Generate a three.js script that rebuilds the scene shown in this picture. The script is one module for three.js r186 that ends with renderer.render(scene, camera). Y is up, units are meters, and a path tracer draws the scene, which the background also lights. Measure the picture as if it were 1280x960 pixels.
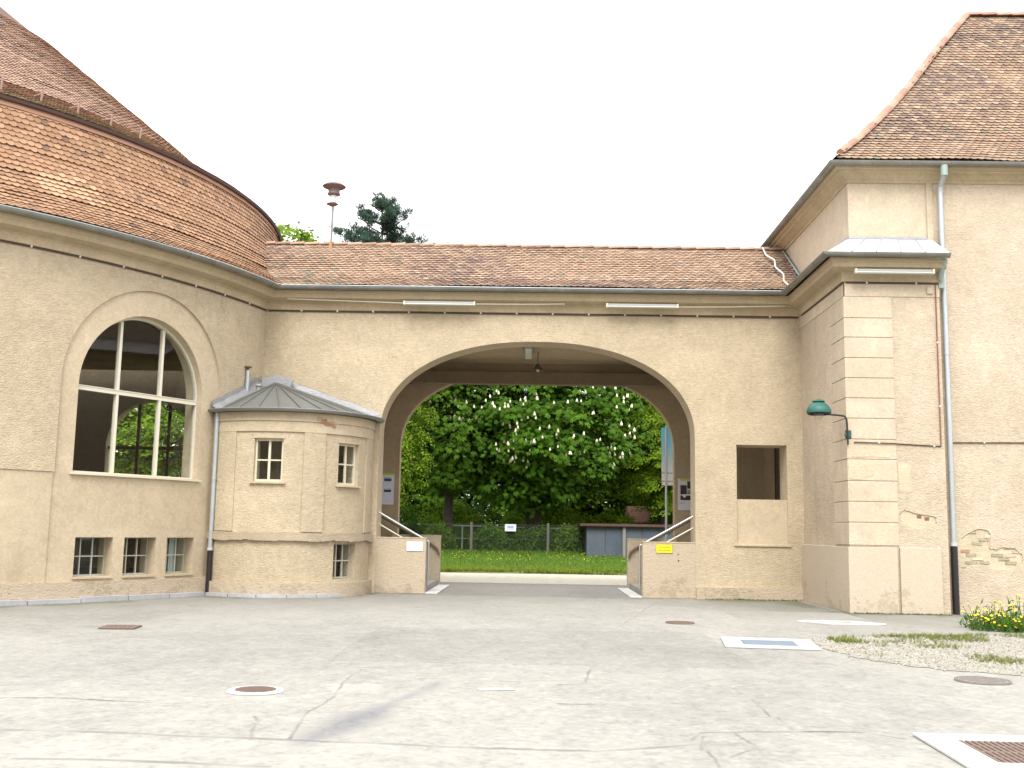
import * as THREE from 'three';
import { mergeGeometries, toCreasedNormals } from 'three/addons/utils/BufferGeometryUtils.js';
import { RoundedBoxGeometry } from 'three/addons/geometries/RoundedBoxGeometry.js';

// ---------------------------------------------------------------- camera, sky, sun, exposure
const D2R = Math.PI / 180;
const scene = new THREE.Scene();
const camera = new THREE.PerspectiveCamera(39.66, 4 / 3, 0.1, 600);
camera.position.set(0, 1.5, 0);
camera.rotation.order = 'YXZ';
camera.rotation.set(7.8 * D2R, 1.2 * D2R, 1.0 * D2R);
camera.updateMatrixWorld(true); camera.updateProjectionMatrix();

const renderer = new THREE.WebGLRenderer({ antialias: true });
renderer.toneMapping = THREE.LinearToneMapping;
renderer.toneMappingExposure = 2.45;
renderer.shadowMap.enabled = true;

{ // bright, evenly overcast sky
  const w = 64, h = 32, a = new Float32Array(w * h * 4);
  for (let j = 0; j < h; j++) for (let i = 0; i < w; i++) {
    const el = ((j + 0.5) / h - 0.5) * Math.PI, up = Math.max(0, Math.sin(el)), k = 0.86 + 0.3 * up;
    a.set([k * 0.985, k * 0.98, k * 1.005, 1], (j * w + i) * 4);
  }
  const t = new THREE.DataTexture(a, w, h, THREE.RGBAFormat, THREE.FloatType);
  t.mapping = THREE.EquirectangularReflectionMapping; t.magFilter = t.minFilter = THREE.LinearFilter; t.needsUpdate = true;
  scene.background = t; scene.environment = t;
}
const sun = new THREE.DirectionalLight(new THREE.Color().setRGB(1, 0.98, 0.94), 1.4);
sun.position.set(-7, 50, 20); sun.target.position.set(0, 0, -24);
sun.castShadow = true; sun.shadow.radius = 55;
sun.shadow.mapSize.set(4096, 4096);
Object.assign(sun.shadow.camera, { left: -45, right: 45, top: 60, bottom: -60, near: 1, far: 160 });
scene.add(sun, sun.target);

// ---------------------------------------------------------------- helpers
function rng(seed) { let a = seed >>> 0; return () => { a = (a + 0x6D2B79F5) | 0; let t = Math.imul(a ^ (a >>> 15), 1 | a); t = (t + Math.imul(t ^ (t >>> 7), 61 | t)) ^ t; return ((t ^ (t >>> 14)) >>> 0) / 4294967296; }; }
const lerp = (a, b, t) => a + (b - a) * t, clamp = (x, a = 0, b = 1) => Math.min(b, Math.max(a, x)), smooth = (a, b, x) => { const t = clamp((x - a) / (b - a)); return t * t * (3 - 2 * t); };
const V = (x, y, z) => new THREE.Vector3(x, y, z);
const taken = {};
function numbered(n) { const k = taken[n] = (taken[n] ?? -1) + 1; return k ? `${n}_${String(k).padStart(3, '0')}` : n; }
function tag(o, label, category, group, kind) { o.userData.label = label; if (category) o.userData.category = category; if (group) o.userData.group = group; if (kind) o.userData.kind = kind; return o; }
function thing(name, label, category, pos = [0, 0, 0], turn = 0, group) {
  const g = new THREE.Group(); g.name = numbered(name); g.position.set(...pos); g.rotation.y = turn; scene.add(g); return tag(g, label, category, group);
}
function obj(name, geo, mat, parent = scene, cast = true) {
  if (Array.isArray(geo)) geo = merge(geo);
  const m = new THREE.Mesh(geo, mat); m.name = parent === scene ? numbered(name) : name; m.castShadow = cast; m.receiveShadow = true; parent.add(m); return m;
}
function merge(list) {
  return mergeGeometries(list.map((g) => { g = g.index ? g.toNonIndexed() : g.clone(); for (const k of Object.keys(g.attributes)) if (!['position', 'normal', 'uv'].includes(k)) g.deleteAttribute(k); if (!g.attributes.normal) g.computeVertexNormals(); if (!g.attributes.uv) g.setAttribute('uv', new THREE.BufferAttribute(new Float32Array(g.attributes.position.count * 2), 2)); return g; }));
}
// uv in metres from the dominant axis of each face
function muv(g) {
  g = g.index ? g.toNonIndexed() : g; const p = g.attributes.position, n = g.attributes.normal, uv = new Float32Array(p.count * 2);
  for (let i = 0; i < p.count; i += 3) {
    let nx = 0, ny = 0, nz = 0; for (let k = 0; k < 3; k++) { nx += n.getX(i + k); ny += n.getY(i + k); nz += n.getZ(i + k); }
    nx = Math.abs(nx); ny = Math.abs(ny); nz = Math.abs(nz);
    for (let k = i; k < i + 3; k++) { const X = p.getX(k), Y = p.getY(k), Z = p.getZ(k); const [u, v] = ny > nx && ny > nz ? [X, Z] : nx > nz ? [Z, Y] : [X, Y]; uv[2 * k] = u; uv[2 * k + 1] = v; }
  }
  g.setAttribute('uv', new THREE.BufferAttribute(uv, 2)); return g;
}
const box = (x0, x1, y0, y1, z0, z1) => { const g = new THREE.BoxGeometry(Math.abs(x1 - x0), Math.abs(y1 - y0), Math.abs(z1 - z0)); g.translate((x0 + x1) / 2, (y0 + y1) / 2, (z0 + z1) / 2); return muv(g); };
const rbox = (x0, x1, y0, y1, z0, z1, r = 0.012) => { const g = new RoundedBoxGeometry(Math.abs(x1 - x0), Math.abs(y1 - y0), Math.abs(z1 - z0), 1, r); g.translate((x0 + x1) / 2, (y0 + y1) / 2, (z0 + z1) / 2); return muv(g); };
function tube(pts, r, seg = 8, n) { const c = new THREE.CatmullRomCurve3(pts.map((p) => V(...p)), false, 'catmullrom', 0.1); return new THREE.TubeGeometry(c, n ?? Math.max(2, pts.length * 4), r, seg, false); }
function rod(a, b, r, seg = 8) { const A = V(...a), B = V(...b), d = B.clone().sub(A), g = new THREE.CylinderGeometry(r, r, d.length(), seg); g.applyQuaternion(new THREE.Quaternion().setFromUnitVectors(V(0, 1, 0), d.clone().normalize())); g.translate((A.x + B.x) / 2, (A.y + B.y) / 2, (A.z + B.z) / 2); return g; }
function taper(pts, radii, seg = 7) { // tapered limb through points
  const pos = [], idx = [], n = pts.length;
  for (let i = 0; i < n; i++) {
    const t = pts[Math.min(n - 1, i + 1)].clone().sub(pts[Math.max(0, i - 1)]).normalize(), a = Math.abs(t.y) < 0.9 ? V(0, 1, 0) : V(1, 0, 0), u = a.cross(t).normalize(), w = t.clone().cross(u);
    for (let k = 0; k < seg; k++) { const q = k / seg * 6.2832, p = pts[i].clone().addScaledVector(u, Math.cos(q) * radii[i]).addScaledVector(w, Math.sin(q) * radii[i]); pos.push(p.x, p.y, p.z); }
  }
  for (let i = 0; i < n - 1; i++) for (let k = 0; k < seg; k++) { const a = i * seg + k, b = i * seg + (k + 1) % seg; idx.push(a, b, a + seg, b, b + seg, a + seg); }
  const g = new THREE.BufferGeometry(); g.setAttribute('position', new THREE.Float32BufferAttribute(pos, 3)); g.setIndex(idx); g.computeVertexNormals(); return muv(g);
}
class Quads { // soup of quads with metre uvs
  constructor() { this.p = []; this.n = []; this.uv = []; }
  tri(a, b, c, na, nb, nc, ua, ub, uc) { this.p.push(...a, ...b, ...c); this.n.push(...na, ...nb, ...nc); this.uv.push(...ua, ...ub, ...uc); }
  quad(a, b, c, d, uvs, nf) {
    let N = nf; if (!N) { const n = V(b[0] - a[0], b[1] - a[1], b[2] - a[2]).cross(V(d[0] - a[0], d[1] - a[1], d[2] - a[2])); if (n.lengthSq() < 1e-14) n.copy(V(c[0] - b[0], c[1] - b[1], c[2] - b[2]).cross(V(d[0] - c[0], d[1] - c[1], d[2] - c[2]))); n.normalize(); const f = [n.x, n.y, n.z]; N = [f, f, f, f]; }
    this.tri(a, b, c, N[0], N[1], N[2], uvs[0], uvs[1], uvs[2]); this.tri(a, c, d, N[0], N[2], N[3], uvs[0], uvs[2], uvs[3]);
  }
  geo() { const g = new THREE.BufferGeometry(); g.setAttribute('position', new THREE.Float32BufferAttribute(this.p, 3)); g.setAttribute('normal', new THREE.Float32BufferAttribute(this.n, 3)); g.setAttribute('uv', new THREE.Float32BufferAttribute(this.uv, 2)); return g; }
}
/* A wall laid out along s (metres or radians times us) with real openings. map(s, y, d) -> point; d runs outward. */
function holedWall({ map, s0, s1, step = 0.5, y0, y1, d0, d1, holes = [], us = 1, cuts = [] }) {
  const br = new Set([s0, s1, ...cuts]); for (let s = s0 + step; s < s1; s += step) br.add(+s.toFixed(5));
  for (const h of holes) { br.add(h.s0); br.add(h.s1); const n = h.n ?? 1; for (let i = 1; i < n; i++) { const t = i / n; br.add(h.s0 + (h.s1 - h.s0) * (0.5 - 0.5 * Math.cos(t * Math.PI))); } }
  const S = [...br].filter((s) => s >= s0 && s <= s1).sort((a, b) => a - b), Q = new Quads();
  const e0 = V(...map(s0, 0, d1)), flip = V(...map(s0 + 0.01, 0, d1)).sub(e0).cross(V(0, 1, 0)).dot(V(...map(s0, 0, d1 + 1)).sub(e0)) < 0;
  const put = Q.quad.bind(Q); Q.quad = (a, b, c, d, u, n) => flip ? put(d, c, b, a, [u[3], u[2], u[1], u[0]], n && [n[3], n[2], n[1], n[0]]) : put(a, b, c, d, u, n);
  const sub = (a, b) => { const l = Math.hypot(a[0] - b[0], a[1] - b[1], a[2] - b[2]) || 1; return [(a[0] - b[0]) / l, (a[1] - b[1]) / l, (a[2] - b[2]) / l]; };
  for (let i = 0; i < S.length - 1; i++) {
    const a = S[i], b = S[i + 1], m = (a + b) / 2; if (b - a < 1e-4) continue;
    const on = holes.filter((h) => m > h.s0 && m < h.s1).sort((p, q) => p.bot(m) - q.bot(m)); let lo = () => y0; const pieces = [];
    for (const h of on) { pieces.push([lo, h.bot]); lo = h.top; } pieces.push([lo, () => y1]);
    for (const [f, t] of pieces) {
      const ya = Math.max(y0, f(a)), yb = Math.max(y0, f(b)), ta = Math.min(y1, t(a)), tb = Math.min(y1, t(b)); if (ta - ya < 1e-3 && tb - yb < 1e-3) continue;
      const P = map, o = [P(a, ya, d1), P(b, yb, d1), P(b, tb, d1), P(a, ta, d1)], n = [P(a, ya, d0), P(b, yb, d0), P(b, tb, d0), P(a, ta, d0)];
      const na = sub(P(a, 0, 1), P(a, 0, 0)), nb = sub(P(b, 0, 1), P(b, 0, 0)), neg = (q) => q.map((x) => -x), u = [[a * us, ya], [b * us, yb], [b * us, tb], [a * us, ta]], w = d1 - d0;
      Q.quad(o[0], o[1], o[2], o[3], u, [na, nb, nb, na]); Q.quad(n[1], n[0], n[3], n[2], [u[1], u[0], u[3], u[2]], [neg(nb), neg(na), neg(na), neg(nb)]);
      Q.quad(o[3], o[2], n[2], n[3], [[a * us, 0], [b * us, 0], [b * us, w], [a * us, w]]); Q.quad(n[0], n[1], o[1], o[0], [[a * us, 0], [b * us, 0], [b * us, w], [a * us, w]]);
      Q.quad(n[0], o[0], o[3], n[3], [[0, ya], [w, ya], [w, ta], [0, ta]]); Q.quad(o[1], n[1], n[2], o[2], [[0, yb], [w, yb], [w, tb], [0, tb]]);
    }
  }
  return Q.geo();
}
// profile of [d, y] swept along a path of {x, z, mx, mz}
function sweep(profile, path, { closed = true, crease = 0.6 } = {}) {
  const Q = new Quads(), n = profile.length, at = (p, q) => [p.x + p.mx * q[0], q[1], p.z + p.mz * q[0]]; let L = 0;
  for (let i = 0; i < path.length - 1; i++) {
    const A = path[i], B = path[i + 1], l = Math.hypot(B.x - A.x, B.z - A.z); let v = 0;
    for (let k = 0; k < (closed ? n : n - 1); k++) { const q = profile[k], r = profile[(k + 1) % n], h = Math.hypot(r[0] - q[0], r[1] - q[1]); Q.quad(at(A, q), at(B, q), at(B, r), at(A, r), [[L, v], [L + l, v], [L + l, v + h], [L, v + h]]); v += h; }
    L += l;
  }
  if (closed) for (const P of [path[0], path.at(-1)]) { const tri = THREE.ShapeUtils.triangulateShape(profile.map((q) => new THREE.Vector2(...q)), []); for (const [a, b, c] of tri) { const q = [a, b, c].map((k) => at(P, profile[k])), N = V(...q[1]).sub(V(...q[0])).cross(V(...q[2]).sub(V(...q[0]))).normalize().toArray(); Q.tri(...q, N, N, N, profile[a], profile[b], profile[c]); } }
  return toCreasedNormals(Q.geo(), crease);
}
const arcPath = (cx, cz, R, a0, a1, n) => Array.from({ length: n + 1 }, (_, i) => { const a = lerp(a0, a1, i / n); return { x: cx + R * Math.sin(a), z: cz + R * Math.cos(a), mx: Math.sin(a), mz: Math.cos(a) }; });
const arcBox = (cx, cz, a0, a1, y0, y1, r0, r1, n = 8) => holedWall({ map: (s, y, d) => [cx + d * Math.sin(s), y, cz + d * Math.cos(s)], s0: a0, s1: a1, step: (a1 - a0) / n, y0, y1, d0: r0, d1: r1, us: r1 });
function extr(pts, depth, { holes = [], bevel = 0 } = {}) { const s = new THREE.Shape(pts.map((p) => new THREE.Vector2(...p))); for (const h of holes) s.holes.push(new THREE.Path(h.map((p) => new THREE.Vector2(...p)))); return muv(new THREE.ExtrudeGeometry(s, { depth, bevelEnabled: bevel > 0, bevelSize: bevel, bevelThickness: bevel, bevelSegments: 1, curveSegments: 12 })); }

// ---------------------------------------------------------------- procedural textures
function field(size, octaves, seed, sx = 1, sy = 1) { // tiling value noise, 0..1
  const out = new Float32Array(size * size); let tot = 0;
  octaves.forEach(([cells, amp], o) => {
    const nx = Math.max(1, Math.round(cells * sx)), ny = Math.max(1, Math.round(cells * sy)), r = rng(seed * 977 + o * 131 + 7), g = Float32Array.from({ length: nx * ny }, r); tot += amp;
    for (let j = 0; j < size; j++) { const fy = j / size * ny, y0 = Math.floor(fy) % ny, y1 = (y0 + 1) % ny; let ty = fy - Math.floor(fy); ty = ty * ty * (3 - 2 * ty);
      for (let i = 0; i < size; i++) { const fx = i / size * nx, x0 = Math.floor(fx) % nx, x1 = (x0 + 1) % nx; let tx = fx - Math.floor(fx); tx = tx * tx * (3 - 2 * tx);
        out[j * size + i] += amp * lerp(lerp(g[y0 * nx + x0], g[y0 * nx + x1], tx), lerp(g[y1 * nx + x0], g[y1 * nx + x1], tx), ty); } }
  });
  for (let i = 0; i < out.length; i++) out[i] /= tot; return out;
}
function tex(size, fn, { srgb = true, tile = 1, h = size } = {}) {
  const a = new Uint8Array(size * h * 4);
  for (let i = 0; i < size * h; i++) { const c = fn(i, i % size, (i / size) | 0); a[4 * i] = clamp(c[0], 0, 1) * 255; a[4 * i + 1] = clamp(c[1], 0, 1) * 255; a[4 * i + 2] = clamp(c[2], 0, 1) * 255; a[4 * i + 3] = 255; }
  const t = new THREE.DataTexture(a, size, h); t.wrapS = t.wrapT = THREE.RepeatWrapping; t.magFilter = THREE.LinearFilter; t.minFilter = THREE.LinearMipmapLinearFilter; t.generateMipmaps = true; if (srgb) t.colorSpace = THREE.SRGBColorSpace; t.repeat.set(1 / tile, 1 / tile); t.needsUpdate = true; return t;
}
function retile(t, tile, ox = 0, oy = 0) { const c = t.clone(); c.repeat.set(1 / tile, 1 / tile); c.offset.set(ox, oy); c.needsUpdate = true; return c; }
const lin = (r, g, b) => new THREE.Color().setRGB(r, g, b);
const std = (c, rough = 0.9, o = {}) => new THREE.MeshStandardMaterial({ color: lin(...c), roughness: rough, ...o });

const fBlotch = field(1024, [[4, 1], [9, 0.8], [21, 0.6], [60, 0.35], [180, 0.3], [420, 0.3]], 3);
const fFine = field(1024, [[40, 0.5], [110, 1], [230, 1], [500, 0.6]], 5);
const fDrag = field(1024, [[30, 0.5], [80, 1], [170, 1], [400, 0.6]], 8, 0.55, 1.25);
const fStreak = field(1024, [[5, 1], [14, 0.8], [50, 0.4]], 12, 2.2, 0.35);
const mapStucco = tex(1024, (i) => { const b = (fBlotch[i] - 0.5) * 0.15 + (fFine[i] - 0.5) * 0.14 + (fStreak[i] - 0.5) * 0.07, w = smooth(0.6, 0.72, fBlotch[(i * 1 + 1024 * 333 + 77) % fBlotch.length]) * 0.04; return [0.93 + b + w, 0.925 + b * 1.03 + w, 0.915 + b * 1.12 + w]; }, { tile: 9 });
const bumpStucco = tex(1024, (i) => { const v = fDrag[i]; return [v, v, v]; }, { srgb: false, tile: 1.7 });
const bumpFine = tex(1024, (i) => { const v = fFine[i]; return [v, v, v]; }, { srgb: false, tile: 2.2 });
const STUCCO = [0.56, 0.466, 0.328];
const M = {};
M.stucco = std(STUCCO, 0.95, { map: mapStucco, bumpMap: bumpStucco, bumpScale: 0.02 });
M.stuccoCentre = std(STUCCO, 0.95, { map: retile(mapStucco, 8, 0.37, 0.21), bumpMap: bumpStucco, bumpScale: 0.018 });
M.stuccoRight = std([0.585, 0.488, 0.37], 0.95, { map: retile(mapStucco, 7, 0.61, 0.47), bumpMap: bumpStucco, bumpScale: 0.02 });
M.smooth = std([0.568, 0.472, 0.334], 0.93, { map: retile(mapStucco, 6, 0.15, 0.7), bumpMap: bumpFine, bumpScale: 0.005 });
M.smoothRight = std([0.572, 0.482, 0.362], 0.93, { map: retile(mapStucco, 5, 0.55, 0.1), bumpMap: bumpFine, bumpScale: 0.006 });
M.trim = std([0.49, 0.4, 0.265], 0.9, { map: retile(mapStucco, 4, 0.3, 0.3), bumpMap: bumpFine, bumpScale: 0.003 });
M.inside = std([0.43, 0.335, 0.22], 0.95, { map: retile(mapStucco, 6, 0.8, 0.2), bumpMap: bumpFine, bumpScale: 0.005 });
M.parapet = std([0.45, 0.37, 0.27], 0.95, { map: retile(mapStucco, 3, 0.2, 0.5), bumpMap: bumpStucco, bumpScale: 0.012 });
M.mortar = std([0.61, 0.53, 0.375], 0.97, { map: retile(mapStucco, 2.2, 0.1, 0.6), bumpMap: retile(bumpStucco, 1.3), bumpScale: 0.012 });
const fDirt = field(512, [[6, 1], [15, 0.9], [40, 0.7], [120, 0.6]], 33, 1.5, 0.8);
const mapPlinth = tex(512, (i, x, y) => { const h = 1.6 * y / 512, th = 0.46 + 0.35 * h, m = smooth(th, th + 0.12, fDirt[i]), b = 0.93 + (fFine[(i * 3) % fFine.length] - 0.5) * 0.16; return [b * (1 - 0.085 * m), b * (1 - 0.09 * m), b * (1 - 0.1 * m)]; }); mapPlinth.repeat.set(1 / 4, 1 / 1.6);
M.plinth = std([0.54, 0.445, 0.322], 0.95, { map: mapPlinth, bumpMap: bumpStucco, bumpScale: 0.016 });
M.plinthRight = std([0.58, 0.488, 0.368], 0.95, { map: (() => { const c = mapPlinth.clone(); c.offset.set(0.4, 0); c.needsUpdate = true; return c; })(), bumpMap: bumpFine, bumpScale: 0.006 });
M.floorboard = std([0.28, 0.2, 0.13], 0.7, { map: retile(mapStucco, 5) });
M.darkwood = std([0.075, 0.048, 0.034], 0.6);
M.beam = std([0.2, 0.15, 0.095], 0.8, { map: retile(mapStucco, 3) });
M.zinc = std([0.5, 0.55, 0.58], 0.45, { metalness: 0.5, map: retile(mapStucco, 2.5), bumpMap: bumpFine, bumpScale: 0.001 });
M.gutter = std([0.27, 0.275, 0.25], 0.5, { metalness: 0.6, map: retile(mapStucco, 1.6, 0.4, 0.1) });
M.sheet = std([0.82, 0.82, 0.84], 0.45, { metalness: 0.2, map: retile(mapStucco, 3, 0.7, 0.3), bumpMap: retile(bumpFine, 6), bumpScale: 0.004 });
M.lead = std([0.185, 0.19, 0.175], 0.6, { metalness: 0.3, map: retile(mapStucco, 2.2, 0.2, 0.9), bumpMap: retile(bumpFine, 4), bumpScale: 0.004 });
M.flash = std([0.4, 0.41, 0.43], 0.5, { metalness: 0.5, map: retile(mapStucco, 1.5, 0.5, 0.5), bumpMap: retile(bumpFine, 3), bumpScale: 0.01 });
M.patina = std([0.29, 0.36, 0.335], 0.6, { metalness: 0.2 });
M.black = std([0.012, 0.011, 0.012], 0.45);
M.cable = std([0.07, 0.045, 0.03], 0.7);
M.cableRed = std([0.22, 0.09, 0.06], 0.7);
M.cableWhite = std([0.6, 0.58, 0.5], 0.6);
M.sashCream = std([0.58, 0.54, 0.4], 0.55);
M.sashGreen = std([0.42, 0.42, 0.34], 0.55);
M.frameWhite = std([0.64, 0.6, 0.48], 0.5);
M.glass = new THREE.MeshPhysicalMaterial({ color: lin(0.93, 0.97, 0.95), transmission: 1, roughness: 0.015, thickness: 0, ior: 1.5 });
M.tubeGlass = std([0.55, 0.56, 0.53], 0.3);
M.iron = std([0.2, 0.14, 0.115], 0.75, { metalness: 0.4, bumpMap: retile(bumpFine, 1), bumpScale: 0.003 });
M.concrete = std([0.6, 0.6, 0.6], 0.92, { map: retile(mapStucco, 2), bumpMap: bumpFine, bumpScale: 0.003 });
M.kerb = std([0.45, 0.46, 0.49], 0.9, { map: retile(mapStucco, 2.5, 0.3), bumpMap: bumpFine, bumpScale: 0.004 });
M.step = std([0.33, 0.32, 0.29], 0.9, { map: retile(mapStucco, 2, 0.6), bumpMap: bumpFine, bumpScale: 0.003 });
M.steel = std([0.5, 0.54, 0.54], 0.38, { metalness: 0.8 });
M.rail = std([0.56, 0.54, 0.42], 0.5);
M.wood = std([0.16, 0.1, 0.055], 0.6);

// ---------------------------------------------------------------- ground
const CB = { x: -19.34, z: -28.2, R: 13.26, a0: 76 * D2R };     // the round building: centre, wall radius, angle of its corner with the gatehouse
const CT = { x: -5.7, z: -24.75, R: 1.95 };                     // the corner turret
{
  const g = obj('ground', new THREE.PlaneGeometry(500, 500).rotateX(-Math.PI / 2).translate(0, -0.03, -60), std([0.12, 0.12, 0.07], 1)); tag(g, 'flat open ground around the buildings', 'ground', null, 'structure');
  const N = 2048, f1 = field(N, [[5, 1], [13, 0.9], [34, 0.7], [90, 0.5]], 21), f2 = field(N, [[170, 0.5], [420, 1], [1000, 1]], 22), f3 = field(N, [[7, 1], [18, 0.8], [50, 0.6], [140, 0.5]], 23, 1.4, 0.7);
  const tone = new Float32Array(N * N), green = new Float32Array(N * N), hgt = new Float32Array(N * N);
  const X = (i) => -12 + 24 * (i + 0.5) / N, Z = (j) => -3 - 28 * (j + 0.5) / N, r = rng(4);
  for (let j = 0; j < N; j++) for (let i = 0; i < N; i++) {
    const k = j * N + i, x = X(i), z = Z(j); let t = 0.9 + (f1[k] - 0.5) * 0.2 + (f2[k] - 0.5) * 0.15 + (f3[k] - 0.5) * 0.1;
    const dW = Math.min(Math.hypot(x - CB.x, z - CB.z) - 13.4, Math.hypot(x - CT.x, z - CT.z) - 2.1, x > 3.7 ? z + 24.9 : 9, x > 6.1 ? z + 21.3 : 9, z > -21.4 ? 9 : x > 3.7 ? 6.2 - x : 9);
    if (dW > -0.5 && dW < 6 && z < -13) { const m = smooth(0.46, 0.66, f3[k] * 0.55 + f1[k] * 0.3 + f2[k] * 0.3 + 0.08 - dW * 0.05), m2 = smooth(0.5, 0.6, f3[k] * 0.6 + f1[k] * 0.3 + f2[k] * 0.12 + 0.1 - dW * 0.2); t -= 0.1 * m + 0.12 * m2; green[k] = m2 * (0.4 + 0.6 * smooth(0.5, 0.6, f1[k])) + 0.35 * m; }
    // patch of newer asphalt between the seams in front of the gate; roadway under the arch darker, both greyer asphalt and shadow put into the tone
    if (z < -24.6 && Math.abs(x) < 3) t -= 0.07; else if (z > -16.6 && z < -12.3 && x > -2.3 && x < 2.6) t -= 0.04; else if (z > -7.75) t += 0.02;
    const sp = f2[k] > 0.68 ? 0.025 : f2[k] < 0.32 ? -0.035 : 0; tone[k] = t + sp; hgt[k] = f2[k] * 0.5 + 0.4;
  }
  const stamp = (pts, w, amt, jit, dep = 0.35) => {
    for (let s = 0; s < pts.length - 1; s++) {
      const [ax, az] = pts[s], [bx, bz] = pts[s + 1], L = Math.hypot(bx - ax, bz - az), n = Math.ceil(L / 0.008); let ph = r() * 9, px = 0;
      for (let q = 0; q < n; q++) {
        const t = q / n; px += (r() - 0.5) * jit * 0.12; px *= 0.985; const x = lerp(ax, bx, t) + px * Math.abs(bz - az) / L + Math.sin(ph + t * L * 2.1) * jit * 0.5, z = lerp(az, bz, t) + px * Math.abs(bx - ax) / L + Math.sin(ph + t * L * 3) * jit * 0.4;
        const ww = w * (0.5 + r()) * (1 - 0.45 * Math.abs(bz - az) / L), gap = 0.62 + 0.38 * Math.sin(ph * 3 + t * L * 2.3) * Math.sin(ph + t * L * 7), ci = (x + 12) / 24 * N, cj = (-3 - z) / 28 * N, R = Math.ceil(ww / 0.012) + 1;
        for (let dj = -R; dj <= R; dj++) for (let di = -R; di <= R; di++) { const i = Math.round(ci + di), j = Math.round(cj + dj); if (i < 0 || j < 0 || i >= N || j >= N) continue; const dd = Math.hypot((i - ci) * 0.0117, (j - cj) * 0.0137); if (dd < ww) { const k = j * N + i; tone[k] = Math.min(tone[k], tone[k] * 0.5 + (0.88 - amt * gap * (1 - 0.25 * Math.abs(bz - az) / L)) * 0.5 + 0.06 * dd / ww); hgt[k] = Math.min(hgt[k], 0.5 - dep * gap); } }
      }
    }
  };
  const seams = [[[-7.39, -15.03], [-6.53, -14.63], [-5.76, -14.13], [-4.33, -14.62], [-2.93, -15.12], [-1.44, -16.15], [0.65, -16.99], [1.85, -16.97], [2.32, -16.42], [2.71, -15.55]], [[-2.35, -15.47], [-2.24, -11.87]], [[-2.23, -11.8], [-1.57, -11.77], [-1.01, -12.21], [-0.21, -12.71], [2.26, -14.24], [2.66, -14.6]], [[1.43, -17.44], [2.58, -22.97]], [[2.35, -12.9], [3.56, -12.94]], [[-3.84, -7.93], [-2.72, -7.87], [-1.47, -7.74], [-0.66, -7.66], [0.01, -7.62], [0.42, -7.61], [1.19, -7.92]], [[-3.3, -7], [-2.83, -7], [-1.63, -6.93]]];
  const cracks = [[[-1.81, -11.6], [-1.76, -9.93], [-1.8, -8.94], [-1.74, -7.8]], [[2.01, -10.15], [2.03, -9.14], [2.05, -8.54]], [[1.17, -8.12], [1.3, -8.39], [2.12, -8.51], [2.58, -8.53], [2.8, -8.3]], [[1.29, -8.26], [1.22, -7.7], [1.21, -7.19]], [[0.64, -12.19], [0.57, -10.93], [0.23, -10.77]], [[0.23, -9.62], [0.4, -9.6], [0.58, -9.65]], [[-2.2, -8.7], [-2.08, -8.36], [-1.97, -7.75]], [[1.55, -8.4], [1.6, -7.9], [1.35, -7.5]], [[-8.2, -12.4], [-6.9, -12.9], [-6.5, -13.6]], [[-5.6, -9.1], [-4.2, -9.4], [-3.2, -9.2]]];
  seams.forEach((p) => stamp(p, 0.03, 0.22, 0.03, 0.15)); cracks.forEach((p) => stamp(p, 0.023, 0.4, 0.05, 0.3));
  const inside = (poly, x, z) => { let c = false; for (let a = 0, b = poly.length - 1; a < poly.length; b = a++) { const [xa, za] = poly[a], [xb, zb] = poly[b]; if ((za > z) !== (zb > z) && x < (xb - xa) * (z - za) / (zb - za) + xa) c = !c; } return c; };
  const pale = [[-1.85, -10.6], [-1.42, -10.6], [-1.39, -9.93], [-1.81, -9.72]], blue = new Float32Array(N * N);
  for (let j = 0; j < N; j++) { const z = Z(j); if (z > -7.2 || z < -11.2) continue; for (let i = 0; i < N; i++) { const x = X(i); if (x < -2.4 || x > -0.3) continue; const k = j * N + i, wx = (f3[k] - 0.5) * 0.7, wz = (f1[k] - 0.5) * 1.6, e = 0.22 * (f2[k] - 0.5);
    { const ax = -1.58, az = -7.7, bx = -0.9, bz = -10.7, q = clamp(((x - ax) * (bx - ax) + (z - az) * (bz - az)) / ((bx - ax) ** 2 + (bz - az) ** 2)), d = Math.hypot(x - lerp(ax, bx, q), (z - lerp(az, bz, q)) * 0.6), a = smooth(0.02, 0.3, (0.22 + 0.1 * Math.sin(q * 7)) * (1 - Math.abs(q - 0.42) * 0.9) - d + wx * 0.55 + (f1[k] - 0.5) * 0.5 + e * 0.6); tone[k] -= 0.16 * a; blue[k] = a; }
    if (inside(pale, x + wx * 1.1 + e, z + wz * 1.4 + e) && f1[k] + f2[k] * 0.4 > 0.62) tone[k] += 0.06; } }
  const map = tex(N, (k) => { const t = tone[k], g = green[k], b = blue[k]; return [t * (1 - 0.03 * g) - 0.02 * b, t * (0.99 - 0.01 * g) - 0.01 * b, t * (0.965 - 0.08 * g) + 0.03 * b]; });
  const bump = tex(N, (k) => [hgt[k], hgt[k], hgt[k]], { srgb: false });
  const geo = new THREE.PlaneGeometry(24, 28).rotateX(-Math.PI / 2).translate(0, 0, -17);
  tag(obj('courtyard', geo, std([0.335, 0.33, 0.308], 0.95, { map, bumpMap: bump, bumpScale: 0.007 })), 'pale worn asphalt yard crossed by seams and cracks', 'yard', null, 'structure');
  tag(obj('courtyard_margin', muv(new THREE.PlaneGeometry(90, 76).rotateX(-Math.PI / 2).translate(0, -0.006, 7)), std([0.36, 0.35, 0.32], 0.95, { map: retile(mapStucco, 7) })), 'pale asphalt margin around the yard', 'yard', null, 'structure');
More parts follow.
